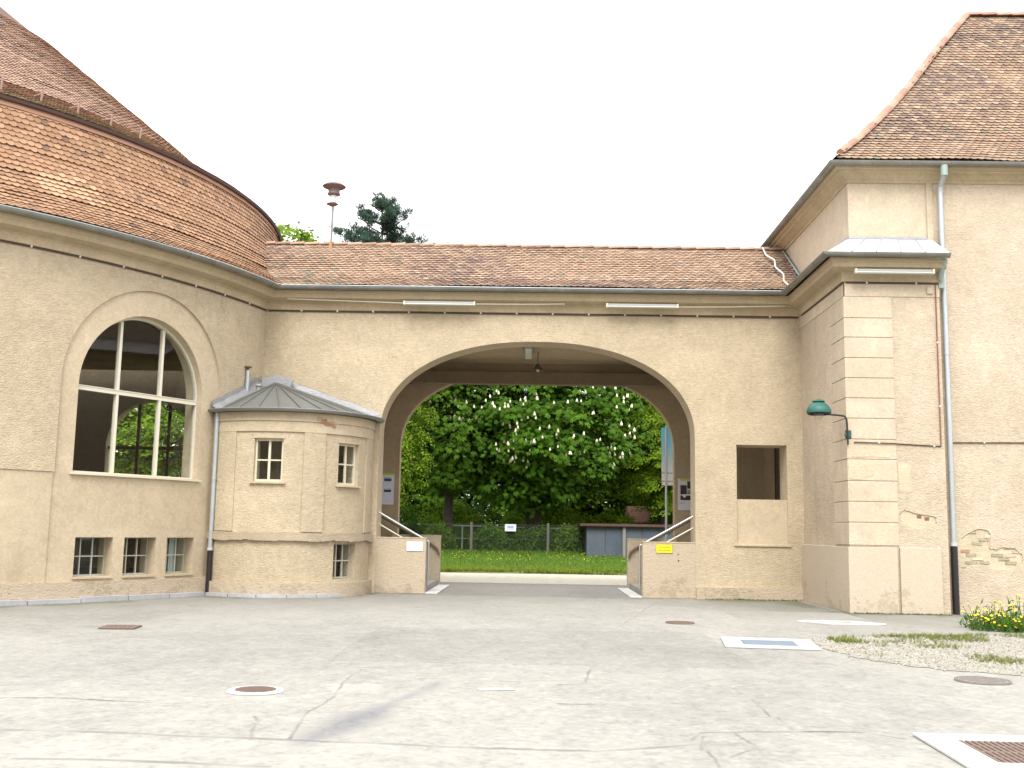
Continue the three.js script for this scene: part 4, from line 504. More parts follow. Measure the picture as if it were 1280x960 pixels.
{
  const t = thing('ceiling_lamp', 'long grey strip lamp on the passage ceiling', 'lamp', [-0.15, 5.98, -26.4]); obj('housing', rbox(-0.1, 0.1, -0.05, 0.035, -0.65, 0.65, 0.01), std([0.3, 0.3, 0.28], 0.6), t); obj('diffuser', rbox(-0.085, 0.085, -0.13, -0.05, -0.62, 0.62, 0.02), std([0.5, 0.54, 0.48], 0.4), t);
  const p = thing('pendant_lamp', 'small dark enamel pendant lamp hanging in the passage', 'lamp', [0.09, 5.55, -26.9]); obj('shade', new THREE.LatheGeometry([[0.03, 0.16], [0.05, 0.14], [0.07, 0.09], [0.15, 0.02], [0.16, 0], [0.14, 0.005], [0.05, 0.1]].map((q) => new THREE.Vector2(...q)), 20), M.darkwood, p); obj('cord', rod([0, 0.16, 0], [0, 0.47, 0], 0.012, 6), M.cable, p); obj('bulb', new THREE.SphereGeometry(0.045, 10, 8).translate(0, 0.0, 0), std([0.5, 0.48, 0.4], 0.3), p);
}
{
  const t = thing('wall_lamp', 'green enamel wall lamp on a bent black bracket at the bay corner', 'lamp', [6.24, 3.3, -21.32]), gm = std([0.018, 0.12, 0.095], 0.5, { map: retile(mapStucco, 0.6) }), cx = -0.53;
  obj('shade', new THREE.LatheGeometry([[0.235, 0.62], [0.245, 0.64], [0.235, 0.68], [0.238, 0.685], [0.22, 0.73], [0.18, 0.79], [0.12, 0.83], [0.1, 0.835], [0.225, 0.63]].map((q) => new THREE.Vector2(...q)), 28).translate(cx, 0, 0), gm, t); obj('cap', new THREE.LatheGeometry([[0, 0.9], [0.06, 0.895], [0.12, 0.87], [0.13, 0.85], [0.1, 0.845], [0.09, 0.82]].map((q) => new THREE.Vector2(...q)), 24).translate(cx, 0, 0), gm, t);
  obj('ring', new THREE.TorusGeometry(0.2, 0.018, 6, 24).rotateX(Math.PI / 2).translate(cx, 0.605, 0), M.black, t); obj('glass_bowl', new THREE.SphereGeometry(0.1, 14, 8, 0, 6.3, Math.PI / 2, Math.PI / 2).scale(1, 1.2, 1).translate(cx, 0.6, 0), new THREE.MeshPhysicalMaterial({ color: lin(0.9, 0.9, 0.85), transmission: 0.9, roughness: 0.2, thickness: 0 }), t);
  obj('bracket', tube([[cx + 0.18, 0.6, 0], [cx + 0.36, 0.59, 0], [-0.02, 0.57, 0], [0.02, 0.5, 0], [0.03, 0.3, 0], [0.035, 0, 0]], 0.019, 8, 40), M.black, t); obj('wall_plate', [rod([0.035, 0.2, -0.07], [0.035, 0.2, 0.0], 0.05, 10), rbox(0.0, 0.13, 0.12, 0.3, -0.075, -0.045, 0.02)], std([0.02, 0.08, 0.07], 0.5), t);
}
{
  const t = thing('roof_siren', 'mushroom-shaped warning siren on a thin mast above the gatehouse roof', 'siren', [-5.36, 8.55, -26.95]), pm = std([0.17, 0.115, 0.115], 0.6), lm = std([0.6, 0.6, 0.62], 0.5);
  obj('mast', rod([0, 0, 0], [0.02, 1.3, 0], 0.028, 8), std([0.22, 0.2, 0.2], 0.6), t); obj('base_bracket', [taper([V(0, -0.28, 0.1), V(0, 0.0, 0.03), V(0, 0.35, 0)], [0.1, 0.07, 0.03], 8), rbox(-0.16, 0.16, -0.3, -0.27, -0.02, 0.3, 0.005)], std([0.36, 0.2, 0.1], 0.8), t);
  obj('lower_disc', new THREE.LatheGeometry([[0.0, 1.26], [0.06, 1.28], [0.155, 1.33], [0.15, 1.345], [0.08, 1.37], [0, 1.38]].map((q) => new THREE.Vector2(...q)), 24), pm, t); obj('motor', new THREE.CylinderGeometry(0.095, 0.08, 0.2, 18).translate(0.02, 1.47, 0), lm, t); obj('rotor_ring', new THREE.LatheGeometry([[0.1, 1.56], [0.16, 1.585], [0.165, 1.62], [0.15, 1.64], [0.15, 1.74]].map((q) => new THREE.Vector2(...q)), 24).translate(0.03, 0, 0), pm, t); obj('hood', new THREE.LatheGeometry([[0.14, 1.72], [0.3, 1.8], [0.305, 1.82], [0.2, 1.885], [0.08, 1.915], [0, 1.92]].map((q) => new THREE.Vector2(...q)), 28).translate(0.03, 0, 0), pm, t);
}

// ---------------------------------------------------------------- signs, posters, banner
function canvasTex(w, h, draw) { const c = document.createElement('canvas'); c.width = w; c.height = h; draw(c.getContext('2d'), w, h); const t = new THREE.CanvasTexture(c); t.colorSpace = THREE.SRGBColorSpace; return t; }
function printed(w, h, t, map, edge) { const g = new THREE.PlaneGeometry(w, h).translate(0, 0, t / 2 + 0.002); return [g, std([1, 1, 1], 0.55, { map })]; }
const scribble = (c, x, y, w, h, col, seed, dens = 0.8) => { const r = rng(seed); c.fillStyle = col; for (let u = x; u < x + w;) { const k = h * (0.25 + r() * 0.25); if (r() < dens) { c.fillRect(u, y + h * r() * 0.2, k * 0.35, h * (0.7 + 0.2 * r())); c.fillRect(u, y + h * (0.3 + 0.4 * r()), k, h * 0.16); } u += k * 1.25; } };
{
  const s = thing('sign_plate', 'white sign plate with faint worn lettering on the stair parapet', 'sign', [-2.72, 1.08, -25.012]); obj('plate', rbox(-0.19, 0.19, -0.105, 0.105, 0, 0.014, 0.006), std([0.8, 0.8, 0.8], 0.5), s); const [g, m] = printed(0.35, 0.18, 0, canvasTex(256, 128, (c) => { c.fillStyle = '#f4f2f6'; c.fillRect(0, 0, 256, 128); scribble(c, 40, 34, 180, 20, '#e3dcE6', 3); scribble(c, 30, 66, 196, 26, '#ddd3e0', 4); })); obj('lettering', g.translate(0, 0, 0.014), m, s);
  const y = thing('sign_plate', 'small yellow sign plate with two dark lines on the stair parapet', 'sign', [3.07, 1.13, -25.012]); obj('plate', rbox(-0.19, 0.19, -0.1, 0.1, 0, 0.014, 0.006), std([0.3, 0.22, 0.02], 0.5), y); const [g2, m2] = printed(0.365, 0.185, 0, canvasTex(256, 128, (c) => { c.fillStyle = '#e6d41c'; c.fillRect(0, 0, 256, 128); scribble(c, 36, 26, 184, 32, '#3c340a', 8, 1); scribble(c, 28, 72, 200, 32, '#3c340a', 11, 1); })); obj('lettering', g2.translate(0, 0, 0.014), m2, y);
  const poster = (label, x, y0, draw) => { const p = thing('wall_poster', label, 'poster', [x, y0, -28.945]); obj('board', rbox(-0.3, 0.3, 0, 0.85, 0, 0.016, 0.005), std([0.6, 0.6, 0.6], 0.6), p); const [a, b] = printed(0.59, 0.84, 0, canvasTex(384, 546, draw)); obj('print', a.translate(0, 0.425, 0.017), b, p); };
  poster('white poster with small blue pictures under a lime-green bar', -4.06, 2.12, (c) => { c.fillStyle = '#c9ccd8'; c.fillRect(0, 0, 384, 546); c.fillStyle = '#a6bf1e'; c.fillRect(0, 0, 384, 34); for (const [x, y, w, h, k] of [[40, 190, 130, 66, '#5c4a4a'], [40, 350, 130, 90, '#3d5a60'], [210, 70, 130, 70, '#3c4c6e'], [210, 270, 130, 60, '#33324e']]) { c.fillStyle = k; c.fillRect(x, y, w, h); c.fillStyle = '#9aa6bd'; c.fillRect(x, y, w, h * 0.35); c.fillStyle = '#20202c'; c.fillRect(x + 10, y + h * 0.6, w - 30, h * 0.22); } scribble(c, 210, 160, 120, 12, '#8d90a0', 21); scribble(c, 40, 480, 300, 14, '#8d90a0', 22); });
  poster('white poster with large dark red pictures under a lime-green bar', 4.22, 2.1, (c) => { c.fillStyle = '#c6c4c4'; c.fillRect(0, 0, 384, 546); c.fillStyle = '#a6bf1e'; c.fillRect(40, 0, 344, 34); for (const [x, y, w, h, k] of [[40, 110, 112, 160, '#3b2226'], [160, 40, 200, 130, '#4a2a30'], [160, 190, 200, 70, '#7c9186'], [40, 290, 320, 80, '#3f1f22']]) { c.fillStyle = k; c.fillRect(x, y, w, h); c.fillStyle = '#1c1416'; c.fillRect(x, y + h * 0.75, w, h * 0.25); } c.fillStyle = '#d8cfcc'; c.beginPath(); c.arc(110, 296, 30, 0, 7); c.fill(); scribble(c, 40, 410, 70, 20, '#55555c', 23); scribble(c, 170, 420, 160, 12, '#909098', 24); });
  const b = thing('banner_flag', 'tall blue and white banner on a thin grey pole behind the gate', 'banner', [4.03, 0, -31.4]); obj('pole', rod([-0.12, 0, 0], [-0.12, 4.62, 0], 0.03, 10), std([0.55, 0.6, 0.62], 0.4), b);
  const cg = new THREE.PlaneGeometry(0.75, 1.7, 10, 14), cp = cg.attributes.position; for (let i = 0; i < cp.count; i++) cp.setZ(i, 0.03 * Math.sin(cp.getX(i) * 9 + cp.getY(i) * 1.3)); cg.computeVertexNormals();
  obj('cloth', cg.translate(0.12, 3.72, 0), std([1, 1, 1], 0.8, { map: canvasTex(128, 256, (c) => { const g = c.createLinearGradient(0, 0, 0, 256); g.addColorStop(0, '#5cc3ee'); g.addColorStop(0.4, '#aadcf2'); g.addColorStop(0.75, '#e6eef4'); g.addColorStop(1, '#f2f2f4'); c.fillStyle = g; c.fillRect(0, 0, 128, 256); c.fillStyle = '#7d8a96'; c.fillRect(0, 200, 128, 3); c.fillRect(0, 236, 128, 3); }) }), b); for (const y of [4.55, 2.9]) obj('tie', rod([-0.12, y, 0], [-0.12, y + 0.03, 0], 0.04, 8), M.steel, b);
}

// ---------------------------------------------------------------- covers and drains in the yard
function grate(name, label, [x, z], w, d, fw, mat, bars, frameMat, turn = 0, y = 0.004) {
  const t = thing(name, label, 'drain', [x, y, z], turn), W = w / 2, Dd = d / 2; obj('frame', [rbox(-W - fw, W + fw, 0, 0.022, Dd, Dd + fw, 0.006), rbox(-W - fw, W + fw, 0, 0.022, -Dd - fw, -Dd, 0.006), rbox(-W - fw, -W, 0, 0.022, -Dd, Dd, 0.006), rbox(W, W + fw, 0, 0.022, -Dd, Dd, 0.006)], frameMat, t);
  obj('pit', box(-W, W, 0, 0.004, -Dd, Dd), M.step, t); if (bars) { for (let i = 0; i < bars; i++) { const u = lerp(-W, W, (i + 0.5) / bars), b = w / bars * 0.3; obj('bar', rbox(u - b, u + b, 0.004, 0.02, -Dd, Dd, 0.004), mat, t); } obj('cross_bar', [box(-W, W, 0.005, 0.017, -0.02, 0.02), box(-W, W, 0.005, 0.017, -Dd * 0.55, -Dd * 0.5), box(-W, W, 0.005, 0.017, Dd * 0.5, Dd * 0.55)], mat, t); } else obj('lid', rbox(-W + 0.01, W - 0.01, 0.004, 0.019, -Dd + 0.01, Dd - 0.01, 0.004), mat, t); return t;
}
function roundCover(label, x, z, r, ring, mat, ringMat, group) {
  const t = thing('manhole_cover', label, 'manhole cover', [x, 0.004, z], 0, group); if (ring) obj('concrete_ring', new THREE.LatheGeometry([[r, 0], [r, 0.014], [r + ring, 0.012], [r + ring + 0.01, 0]].map((q) => new THREE.Vector2(...q)), 36), ringMat, t);
  obj('rim', new THREE.LatheGeometry([[r * 0.92, 0.016], [r, 0.018], [r, 0]].map((q) => new THREE.Vector2(...q)), 36), mat, t); obj('lid', new THREE.CylinderGeometry(r * 0.9, r * 0.9, 0.014, 36).translate(0, 0.008, 0), mat, t);
  const st = []; for (let i = -5; i <= 5; i++) for (let j = -5; j <= 5; j++) { const u = i * r * 0.155, v = j * r * 0.155; if (Math.hypot(u, v) < r * 0.8 && (i || j)) st.push(box(u - r * 0.045, u + r * 0.045, 0.015, 0.02, v - r * 0.045, v + r * 0.045)); } obj('tread_pattern', st, mat, t); return t;
}
roundCover('round rusty manhole cover set in a white concrete ring', -2.5, -9.96, 0.185, 0.06, M.iron, M.concrete);
roundCover('round worn grey cover without a ring beside the gravel', 4.78, -11.65, 0.28, 0, std([0.22, 0.2, 0.18], 0.85, { bumpMap: retile(bumpFine, 1), bumpScale: 0.004 }), null);
grate('drain_grate', 'flat brown gully grate in front of the round building', [-5.92, -15.6], 0.44, 0.4, 0.03, M.iron, 7, M.iron, 0.1);
roundCover('small brown round cover near the yellow-signed parapet', 2.5, -18.25, 0.24, 0, M.iron, null);
grate('drain_grate', 'blue-grey lid in a broad white concrete frame beside the gravel', [3.28, -15.06], 0.72, 0.75, 0.26, std([0.15, 0.19, 0.235], 0.6), 0, M.concrete, -0.12);
grate('drain_grate', 'large rusty grate in a white concrete frame at the yard edge', [3.63, -7.78], 0.98, 0.78, 0.25, M.iron, 22, M.concrete, -0.04);
{ const t = thing('slot_slab', 'white concrete slab with a dark slot at the foot of the bay', 'slab', [5.32, 0.004, -18.8], -0.1); obj('slab', extr([[-0.7, 0.12], [-0.55, 0.3], [0.3, 0.34], [0.75, -0.05], [0.6, -0.22], [-0.2, -0.3]], 0.014, { bevel: 0.006 }).rotateX(-Math.PI / 2), M.concrete, t); obj('slot', rbox(-0.16, 0.18, 0.012, 0.024, -0.06, 0.05, 0.004), M.iron, t); }
{ const t = thing('flat_plate', 'thin light metal plate lying flush in the asphalt', 'plate', [-0.32, 0.003, -10.35], 0.2); obj('plate', rbox(-0.17, 0.17, 0, 0.007, -0.06, 0.06, 0.003), M.concrete, t); }

// ---------------------------------------------------------------- small vegetation helpers
function blades(n, h, lean, w, seed, seg = 2) { const r = rng(seed), Q = new Quads(); for (let i = 0; i < n; i++) { const a = r() * 6.283, hh = h * (0.6 + 0.5 * r()), l = lean * (0.4 + r()), bx = (r() - 0.5) * 0.06, bz = (r() - 0.5) * 0.06, ux = -Math.sin(a) * w, uz = Math.cos(a) * w; let p = null; for (let k = 0; k <= seg; k++) { const t = k / seg, x = bx + Math.cos(a) * l * t * t, z = bz + Math.sin(a) * l * t * t, y = hh * t * (1 - 0.2 * t * l / h), ww = 1 - t * 0.9, c = [[x - ux * ww, y, z - uz * ww], [x + ux * ww, y, z + uz * ww]]; if (p) Q.quad(p[0], p[1], c[1], c[0], [[0, 0], [1, 0], [1, 1], [0, 1]]); p = c; } } return Q.geo(); }
function scatter(name, geo, mat, items, parent = scene) { // items: {p, q, s, c}
  const m = new THREE.InstancedMesh(geo, mat, items.length), M4 = new THREE.Matrix4(), S = V(1, 1, 1); items.forEach((t, i) => { S.setScalar(1); Array.isArray(t.s) ? S.set(...t.s) : S.setScalar(t.s); M4.compose(t.p, t.q, S); m.setMatrixAt(i, M4); if (t.c) m.setColorAt(i, t.c); }); m.name = parent === scene ? numbered(name) : name; m.castShadow = m.receiveShadow = true; m.userData.kind = 'stuff'; parent.add(m); return m;
}
const yq = (a) => new THREE.Quaternion().setFromAxisAngle(V(0, 1, 0), a), eq = (x, y, z) => new THREE.Quaternion().setFromEuler(new THREE.Euler(x, y, z));
const leafMat = (c, tr = 0.35) => new THREE.MeshPhysicalMaterial({ color: lin(...c), roughness: 1, specularIntensity: 0.25, transmission: tr, thickness: 0, side: THREE.DoubleSide });
{ // gravel and grass at the foot of the tall house
  const poly = [[4.03, -15.8], [4.76, -16.41], [5.96, -16.77], [7.75, -17.26], [14, -17.6], [14, -13.4], [8.4, -12.2], [5.45, -12.19], [4.71, -12.55], [4.15, -13.35], [3.89, -14.53]], r = rng(77), pts = []; for (let i = 0; i < poly.length; i++) { const a = poly[i], b = poly[(i + 1) % poly.length]; for (let k = 0; k < 8; k++) pts.push([lerp(a[0], b[0], k / 8) + (r() - 0.5) * 0.12, -(lerp(a[1], b[1], k / 8) + (r() - 0.5) * 0.12)]); }
  const sh = new THREE.ShapeGeometry(new THREE.Shape(pts.map((p) => new THREE.Vector2(...p)))).rotateX(-Math.PI / 2).translate(0, 0.006, 0); tag(obj('gravel_patch', muv(sh), std([0.4, 0.375, 0.315], 0.97, { map: retile(mapStucco, 1.1, 0.2, 0.1), bumpMap: retile(bumpFine, 1.2), bumpScale: 0.02 })), 'patch of bright loose gravel in front of the tall house', 'gravel', null, 'structure');
  const inside = (x, z) => { let c = false; for (let a = 0, b = pts.length - 1; a < pts.length; b = a++) { const [xa, za] = [pts[a][0], -pts[a][1]], [xb, zb] = [pts[b][0], -pts[b][1]]; if ((za > z) !== (zb > z) && x < (xb - xa) * (z - za) / (zb - za) + xa) c = !c; } return c; };
  const st = []; while (st.length < 8000) { const x = 3.7 + r() * 8, z = -17.5 + r() * 5.5; if (!inside(x + (r() - 0.5) * 0.3, z + (r() - 0.5) * 0.3)) continue; const v = 0.16 + r() * 0.34; st.push({ p: V(x, 0.008, z), q: eq(r() * 6, r() * 6, r() * 6), s: [0.006 + r() * 0.012, 0.005 + r() * 0.006, 0.006 + r() * 0.012], c: lin(v, v * 0.94, v * 0.82) }); }
  tag(scatter('gravel_stones', new THREE.IcosahedronGeometry(1, 0), std([1, 1, 1], 0.95), st), 'loose pale gravel stones beside the asphalt', 'gravel', null, 'stuff');
  const gr = []; while (gr.length < 4200) { const x = 4.3 + r() * 8, z = -17.5 + r() * 4.6, band = noise3(x * 1.4, z * 1.8 + 30), edge = smooth(-15.2, -16.6, z + (x - 5) * 0.28); if (!inside(x, z) || band + edge * 0.55 + (r() - 0.5) * 0.5 < 0.8) continue; const v = 0.7 + r() * 0.6; gr.push({ p: V(x, 0.006, z), q: yq(r() * 6.28), s: 0.25 + r() * 0.5, c: lin(0.17 * v, 0.2 * v, 0.05 * v) }); }
  tag(scatter('verge_grass', blades(7, 0.1, 0.06, 0.005, 3), leafMat([1, 1, 1], 0.2), gr), 'short yellowish grass growing through the gravel patch', 'grass', null, 'stuff');
  const moss = []; const mr = rng(78); for (let i = 0; i < 420; i++) { const onBay = mr() < 0.5, x = onBay ? lerp(6.3, 8.2, mr()) : lerp(4.0, 6.2, mr()), z = onBay ? -21.3 : -24.9; moss.push({ p: V(x, 0, z + mr() * 0.06), q: yq(mr() * 6), s: 0.25 + mr() * 0.3, c: lin(0.1, 0.12 + 0.04 * mr(), 0.03) }); }
  tag(scatter('wall_foot_grass', blades(6, 0.09, 0.06, 0.006, 5), leafMat([1, 1, 1], 0.2), moss), 'thin tufts growing along the foot of the bay wall', 'grass', null, 'stuff');
}
{ // yellow-flowering weeds by the drain pipe
  const r = rng(91), lm = leafMat([0.07, 0.15, 0.02]), fm = std([0.85, 0.68, 0.02], 0.8), sm = std([0.1, 0.16, 0.03], 0.8);
  const spots = [[7.62, -18.35, 0.55, 'tallest bushy weed with yellow flowers in front of the tall house'], [7.98, -18.2, 0.5, 'bushy weed with yellow flowers beside the tallest one'], [7.42, -17.95, 0.3, 'low weed with yellow flowers by the drain pipe'], [8.3, -18.5, 0.6, 'dense weed full of yellow flowers beyond the tallest one'], [8.6, -18.1, 0.55, 'broad weed with yellow flowers at the gravel'], [7.75, -17.75, 0.26, 'small weed with yellow flowers at the asphalt edge'], [8.12, -17.75, 0.34, 'low spreading weed with yellow flowers on the gravel side']];
  const leaf = blades(1, 1, 0.5, 0.13, 8, 3);
  for (const [x, z, h, label] of spots) {
    const t = thing('flowering_weed', label, 'plant', [x, 0, z], 0, 'yellow-flowering weeds at the wall'), L = [], S = []; for (let i = 0; i < 170; i++) { const a = r() * 6.28, d = Math.sqrt(r()) * h * 0.75, y = h * r() * 0.9 * (1 - d / (h * 0.9)); L.push({ p: V(Math.cos(a) * d, y, Math.sin(a) * d), q: eq((r() - 0.5) * 1.6, r() * 6.28, (r() - 0.5) * 1.6), s: 0.06 + r() * 0.1, c: lin(0.6 + r() * 0.8, 0.7 + r() * 0.6, 0.6 + r() * 0.5) }); }
    scatter('foliage', leaf, lm, L, t); const nf = Math.round(8 + h * 18); for (let i = 0; i < nf; i++) { const a = r() * 6.28, d = Math.sqrt(r()) * h * 0.65, y = h * (0.45 + 0.6 * r()) * (1 - 0.4 * d / h); const p = [Math.cos(a) * d, y, Math.sin(a) * d]; const s = obj('stem', rod([p[0] * 0.5, 0, p[2] * 0.5], p, 0.004, 4), sm, t), fl = []; for (let k = 0; k < 5; k++) fl.push(new THREE.SphereGeometry(0.013, 5, 4).scale(1, 0.4, 1).translate(0.014 * Math.cos(k * 1.257), 0, 0.014 * Math.sin(k * 1.257))); const f = obj('flower', fl, fm, t); f.position.set(...p); f.rotation.set((r() - 0.3) * 1.2, r() * 6, (r() - 0.5)); void s; }
  }
}

// ---------------------------------------------------------------- trees
const bark = std([0.06, 0.048, 0.036], 0.95, { map: retile(mapStucco, 1.4), bumpMap: retile(bumpStucco, 0.9), bumpScale: 0.03 });
const leaflet = (Q, o, dir, side, up, len, w, droop) => { const at = (t, k) => { const p = o.clone().addScaledVector(dir, len * t).addScaledVector(side, w * k).addScaledVector(up, -droop * t * t * len + Math.abs(k) * -0.15 * w); return p.toArray(); }; Q.quad(at(0, 0), at(0.62, 1), at(1, 0), at(0.62, -1), [[0.5, 0], [1, 0.6], [0.5, 1], [0, 0.6]]); };
function palmLeaf() { const Q = new Quads(), o = V(0, 0, 0); for (const [a, l] of [[0, 1], [0.75, 0.9], [-0.75, 0.9], [1.6, 0.6], [-1.6, 0.6]]) { const d = V(Math.sin(a), 0, Math.cos(a)), s = V(Math.cos(a), 0, -Math.sin(a)); leaflet(Q, o, d, s, V(0, 1, 0), l, 0.2, 0.45); } return Q.geo(); }
function sprig(n, seed) { const r = rng(seed), Q = new Quads(); for (let i = 0; i < n; i++) { const a = r() * 6.28, e = (r() - 0.5) * 1.2, d = V(Math.cos(a) * Math.cos(e), Math.sin(e), Math.sin(a) * Math.cos(e)), s = d.clone().cross(V(r() - 0.5, 1, r() - 0.5)).normalize(); leaflet(Q, d.clone().multiplyScalar(0.15 + 0.5 * r()), d, s, V(0, 1, 0), 0.42, 0.17, 0.3); } return Q.geo(); }
function tuft(n, seed) { const r = rng(seed), Q = new Quads(); for (let i = 0; i < n; i++) { const a = r() * 6.28, e = -0.2 + r() * 1.5, d = V(Math.cos(a) * Math.cos(e), Math.sin(e), Math.sin(a) * Math.cos(e)), s = d.clone().cross(V(r() - 0.5, r() - 0.5, r() - 0.5)).normalize(); leaflet(Q, V(0, 0, 0), d, s, V(0, 1, 0), 0.9 + 0.2 * r(), 0.06, 0.05); } return Q.geo(); }
const PALM = palmLeaf(), SPRIG = [sprig(7, 1), sprig(9, 2)], TUFT = tuft(15, 4);
function trunkAndLimbs(t, h, r0, tips, seed, lean = 0) {
  const r = rng(seed), pts = [], rad = []; for (let i = 0; i <= 7; i++) { const k = i / 7; pts.push(V((r() - 0.5) * 0.12 * k + lean * k * k, h * k - 0.1, (r() - 0.5) * 0.12 * k)); rad.push(r0 * (i === 0 ? 1.35 : 1 - 0.62 * k)); } obj('trunk', taper(pts, rad, 10), bark, t);
  for (const q of tips) { const b = pts[3 + Math.floor(r() * 4)], m = b.clone().lerp(q, 0.5).add(V(0, 0.2 + 0.3 * r(), 0)); obj('limb', taper([b, m, q], [r0 * 0.34, r0 * 0.2, r0 * 0.05], 6), bark, t); }
}
/* broad crown: clumps spread through an uneven volume; colour is the leaf's own */
function broadTree(name, label, [x, z], y0, o) {
  const t = thing(name, label, 'tree', [x, y0, z], 0, o.group), r = rng(o.seed), items = [], tips = [], [rx, ry, rz] = o.rad, cy = o.cy;
  for (let c = 0; c < o.clumps; c++) {
    const th = r() * 6.283, u = r() * 2 - 1, s = Math.sqrt(1 - u * u), lump = 0.78 + 0.34 * noise3(th * 1.7 + o.seed, u * 2.6 + 4), k = (c < o.clumps * 0.72 ? 0.8 + 0.25 * r() : 0.25 + 0.55 * r()) * lump; const C = V(rx * s * Math.cos(th) * k, cy + ry * u * k, rz * s * Math.sin(th) * k), out = V(s * Math.cos(th), u * 0.6, s * Math.sin(th)).normalize(); if (C.y < o.floor) C.y = o.floor + r() * 0.5;
    if (c % 9 === 0 && tips.length < 22) tips.push(C.clone().multiplyScalar(0.96));
    const tone = 0.75 + 0.5 * r(), n = o.per ?? 16, cr = o.cr ?? 0.7, ax = out.clone().multiplyScalar(0.55).add(V(0, 0.75, 0)).normalize(), q0 = new THREE.Quaternion().setFromUnitVectors(V(0, 1, 0), ax);
    for (let i = 0; i < n; i++) { const a = r() * 6.283, d = Math.sqrt(r()) * cr, p = V(Math.cos(a) * d, 0.12 - 0.55 * d * d / cr + (r() - 0.5) * 0.25, Math.sin(a) * d).applyQuaternion(q0).add(C); const q = q0.clone().multiply(yq(Math.PI / 2 - a + (r() - 0.5) * 1.1)).multiply(eq((r() - 0.2) * 0.9, 0, (r() - 0.5) * 0.7)); const v = tone * (0.8 + 0.4 * r()); items.push({ p, q, s: o.leaf * (0.7 + 0.6 * r()), c: lin(v * (0.9 + 0.25 * r()), v, v * (0.8 + 0.4 * r())) }); }
    if (o.blossom && c < o.clumps * 0.72 && out.z > 0.3 && C.y < 10.5 && C.y > 4.4 && r() < o.blossom) for (let e = 0; e < 2; e++) o.spots.push(C.clone().addScaledVector(ax, 0.25).addScaledVector(out, 0.5).add(V((r() - 0.5) * 0.8, (r() - 0.5) * 0.3, (r() - 0.5) * 0.5)));
  }
  trunkAndLimbs(t, o.trunk, o.r0, tips, o.seed + 5, o.lean ?? 0); scatter('crown', o.geo, o.mat, items, t); return t;
}
const GL = { chestnut: leafMat([0.078, 0.182, 0.012], 0.36), lime: leafMat([0.19, 0.31, 0.016], 0.42), mid: leafMat([0.15, 0.26, 0.016], 0.4), dark: leafMat([0.08, 0.17, 0.012], 0.35), pine: std([0.035, 0.075, 0.045], 0.85) };
{
  const spots = [], ch = broadTree('chestnut_tree', 'big horse chestnut in white candle blossom behind the fence', [0.1, -55], 0.3, { rad: [6.2, 6.2, 5.2], cy: 8.2, floor: 2.2, clumps: 1300, per: 24, cr: 0.66, leaf: 0.19, geo: PALM, mat: GL.chestnut, trunk: 7, r0: 0.5, seed: 41, blossom: 0.85, spots });
  const bg = new THREE.LatheGeometry([[0.0, -0.12], [0.085, -0.1], [0.105, -0.02], [0.075, 0.1], [0.035, 0.2], [0, 0.25]].map((q) => new THREE.Vector2(...q)), 7), bm = std([0.7, 0.66, 0.5], 0.9), r = rng(5); spots.filter((p) => p.x < 4.8).sort((a, b) => Math.hypot(b.x / 6.2, (b.y - 8.2) / 6.2, b.z / 5.2) - Math.hypot(a.x / 6.2, (a.y - 8.2) / 6.2, a.z / 5.2)).slice(0, 290).forEach((p) => { const b = obj('blossom', bg, bm, ch); b.position.copy(p); b.scale.setScalar(0.42 + 0.26 * r()); b.rotation.set((r() - 0.5) * 0.5, r() * 6, (r() - 0.5) * 0.5); });
}
broadTree('broadleaf_tree', 'dark tree with a slim straight trunk beside the chestnut', [-4.2, -53.5], 0.3, { rad: [3.4, 5, 3.2], cy: 8, floor: 3.0, clumps: 420, per: 24, cr: 0.66, leaf: 0.2, geo: PALM, mat: GL.dark, trunk: 7, r0: 0.3, seed: 42 });
broadTree('broadleaf_tree', 'bright yellow-green tree seen through the gate by the turret pier', [-7.2, -49], 0.25, { rad: [2.3, 4.6, 2.3], cy: 6.2, floor: 2.2, clumps: 260, per: 20, cr: 0.55, leaf: 0.26, geo: SPRIG[0], mat: GL.lime, trunk: 6, r0: 0.18, seed: 43 });
broadTree('broadleaf_tree', 'bright lime-green maple behind the blue shed', [6.8, -56], 0.3, { rad: [3.8, 5.2, 3.5], cy: 7.0, floor: 2.4, clumps: 520, per: 20, cr: 0.62, leaf: 0.27, geo: SPRIG[1], mat: GL.lime, trunk: 6, r0: 0.25, seed: 44 });
broadTree('broadleaf_tree', 'leafy tree seen through the big arched window', [-16.2, -44.5], 0.2, { rad: [4.2, 3.8, 2.6], cy: 4.6, floor: 1.0, clumps: 300, per: 15, cr: 0.65, leaf: 0.4, geo: SPRIG[1], mat: GL.lime, trunk: 5, r0: 0.2, seed: 52 });
broadTree('broadleaf_tree', 'mid-green tree rising behind the lime-green maple', [9.4, -62], 0.3, { rad: [4.5, 6, 4], cy: 7.5, floor: 1.5, clumps: 300, per: 15, cr: 0.8, leaf: 0.5, geo: SPRIG[0], mat: GL.mid, trunk: 6, r0: 0.3, seed: 45 });
broadTree('broadleaf_tree', 'tall light-green tree whose tips show above the gatehouse ridge by the siren', [-10.9, -48], 0.25, { rad: [3.3, 5.2, 3.3], cy: 9.8, floor: 4, clumps: 260, per: 14, cr: 0.6, leaf: 0.4, geo: SPRIG[1], mat: GL.lime, trunk: 9, r0: 0.28, seed: 46 });
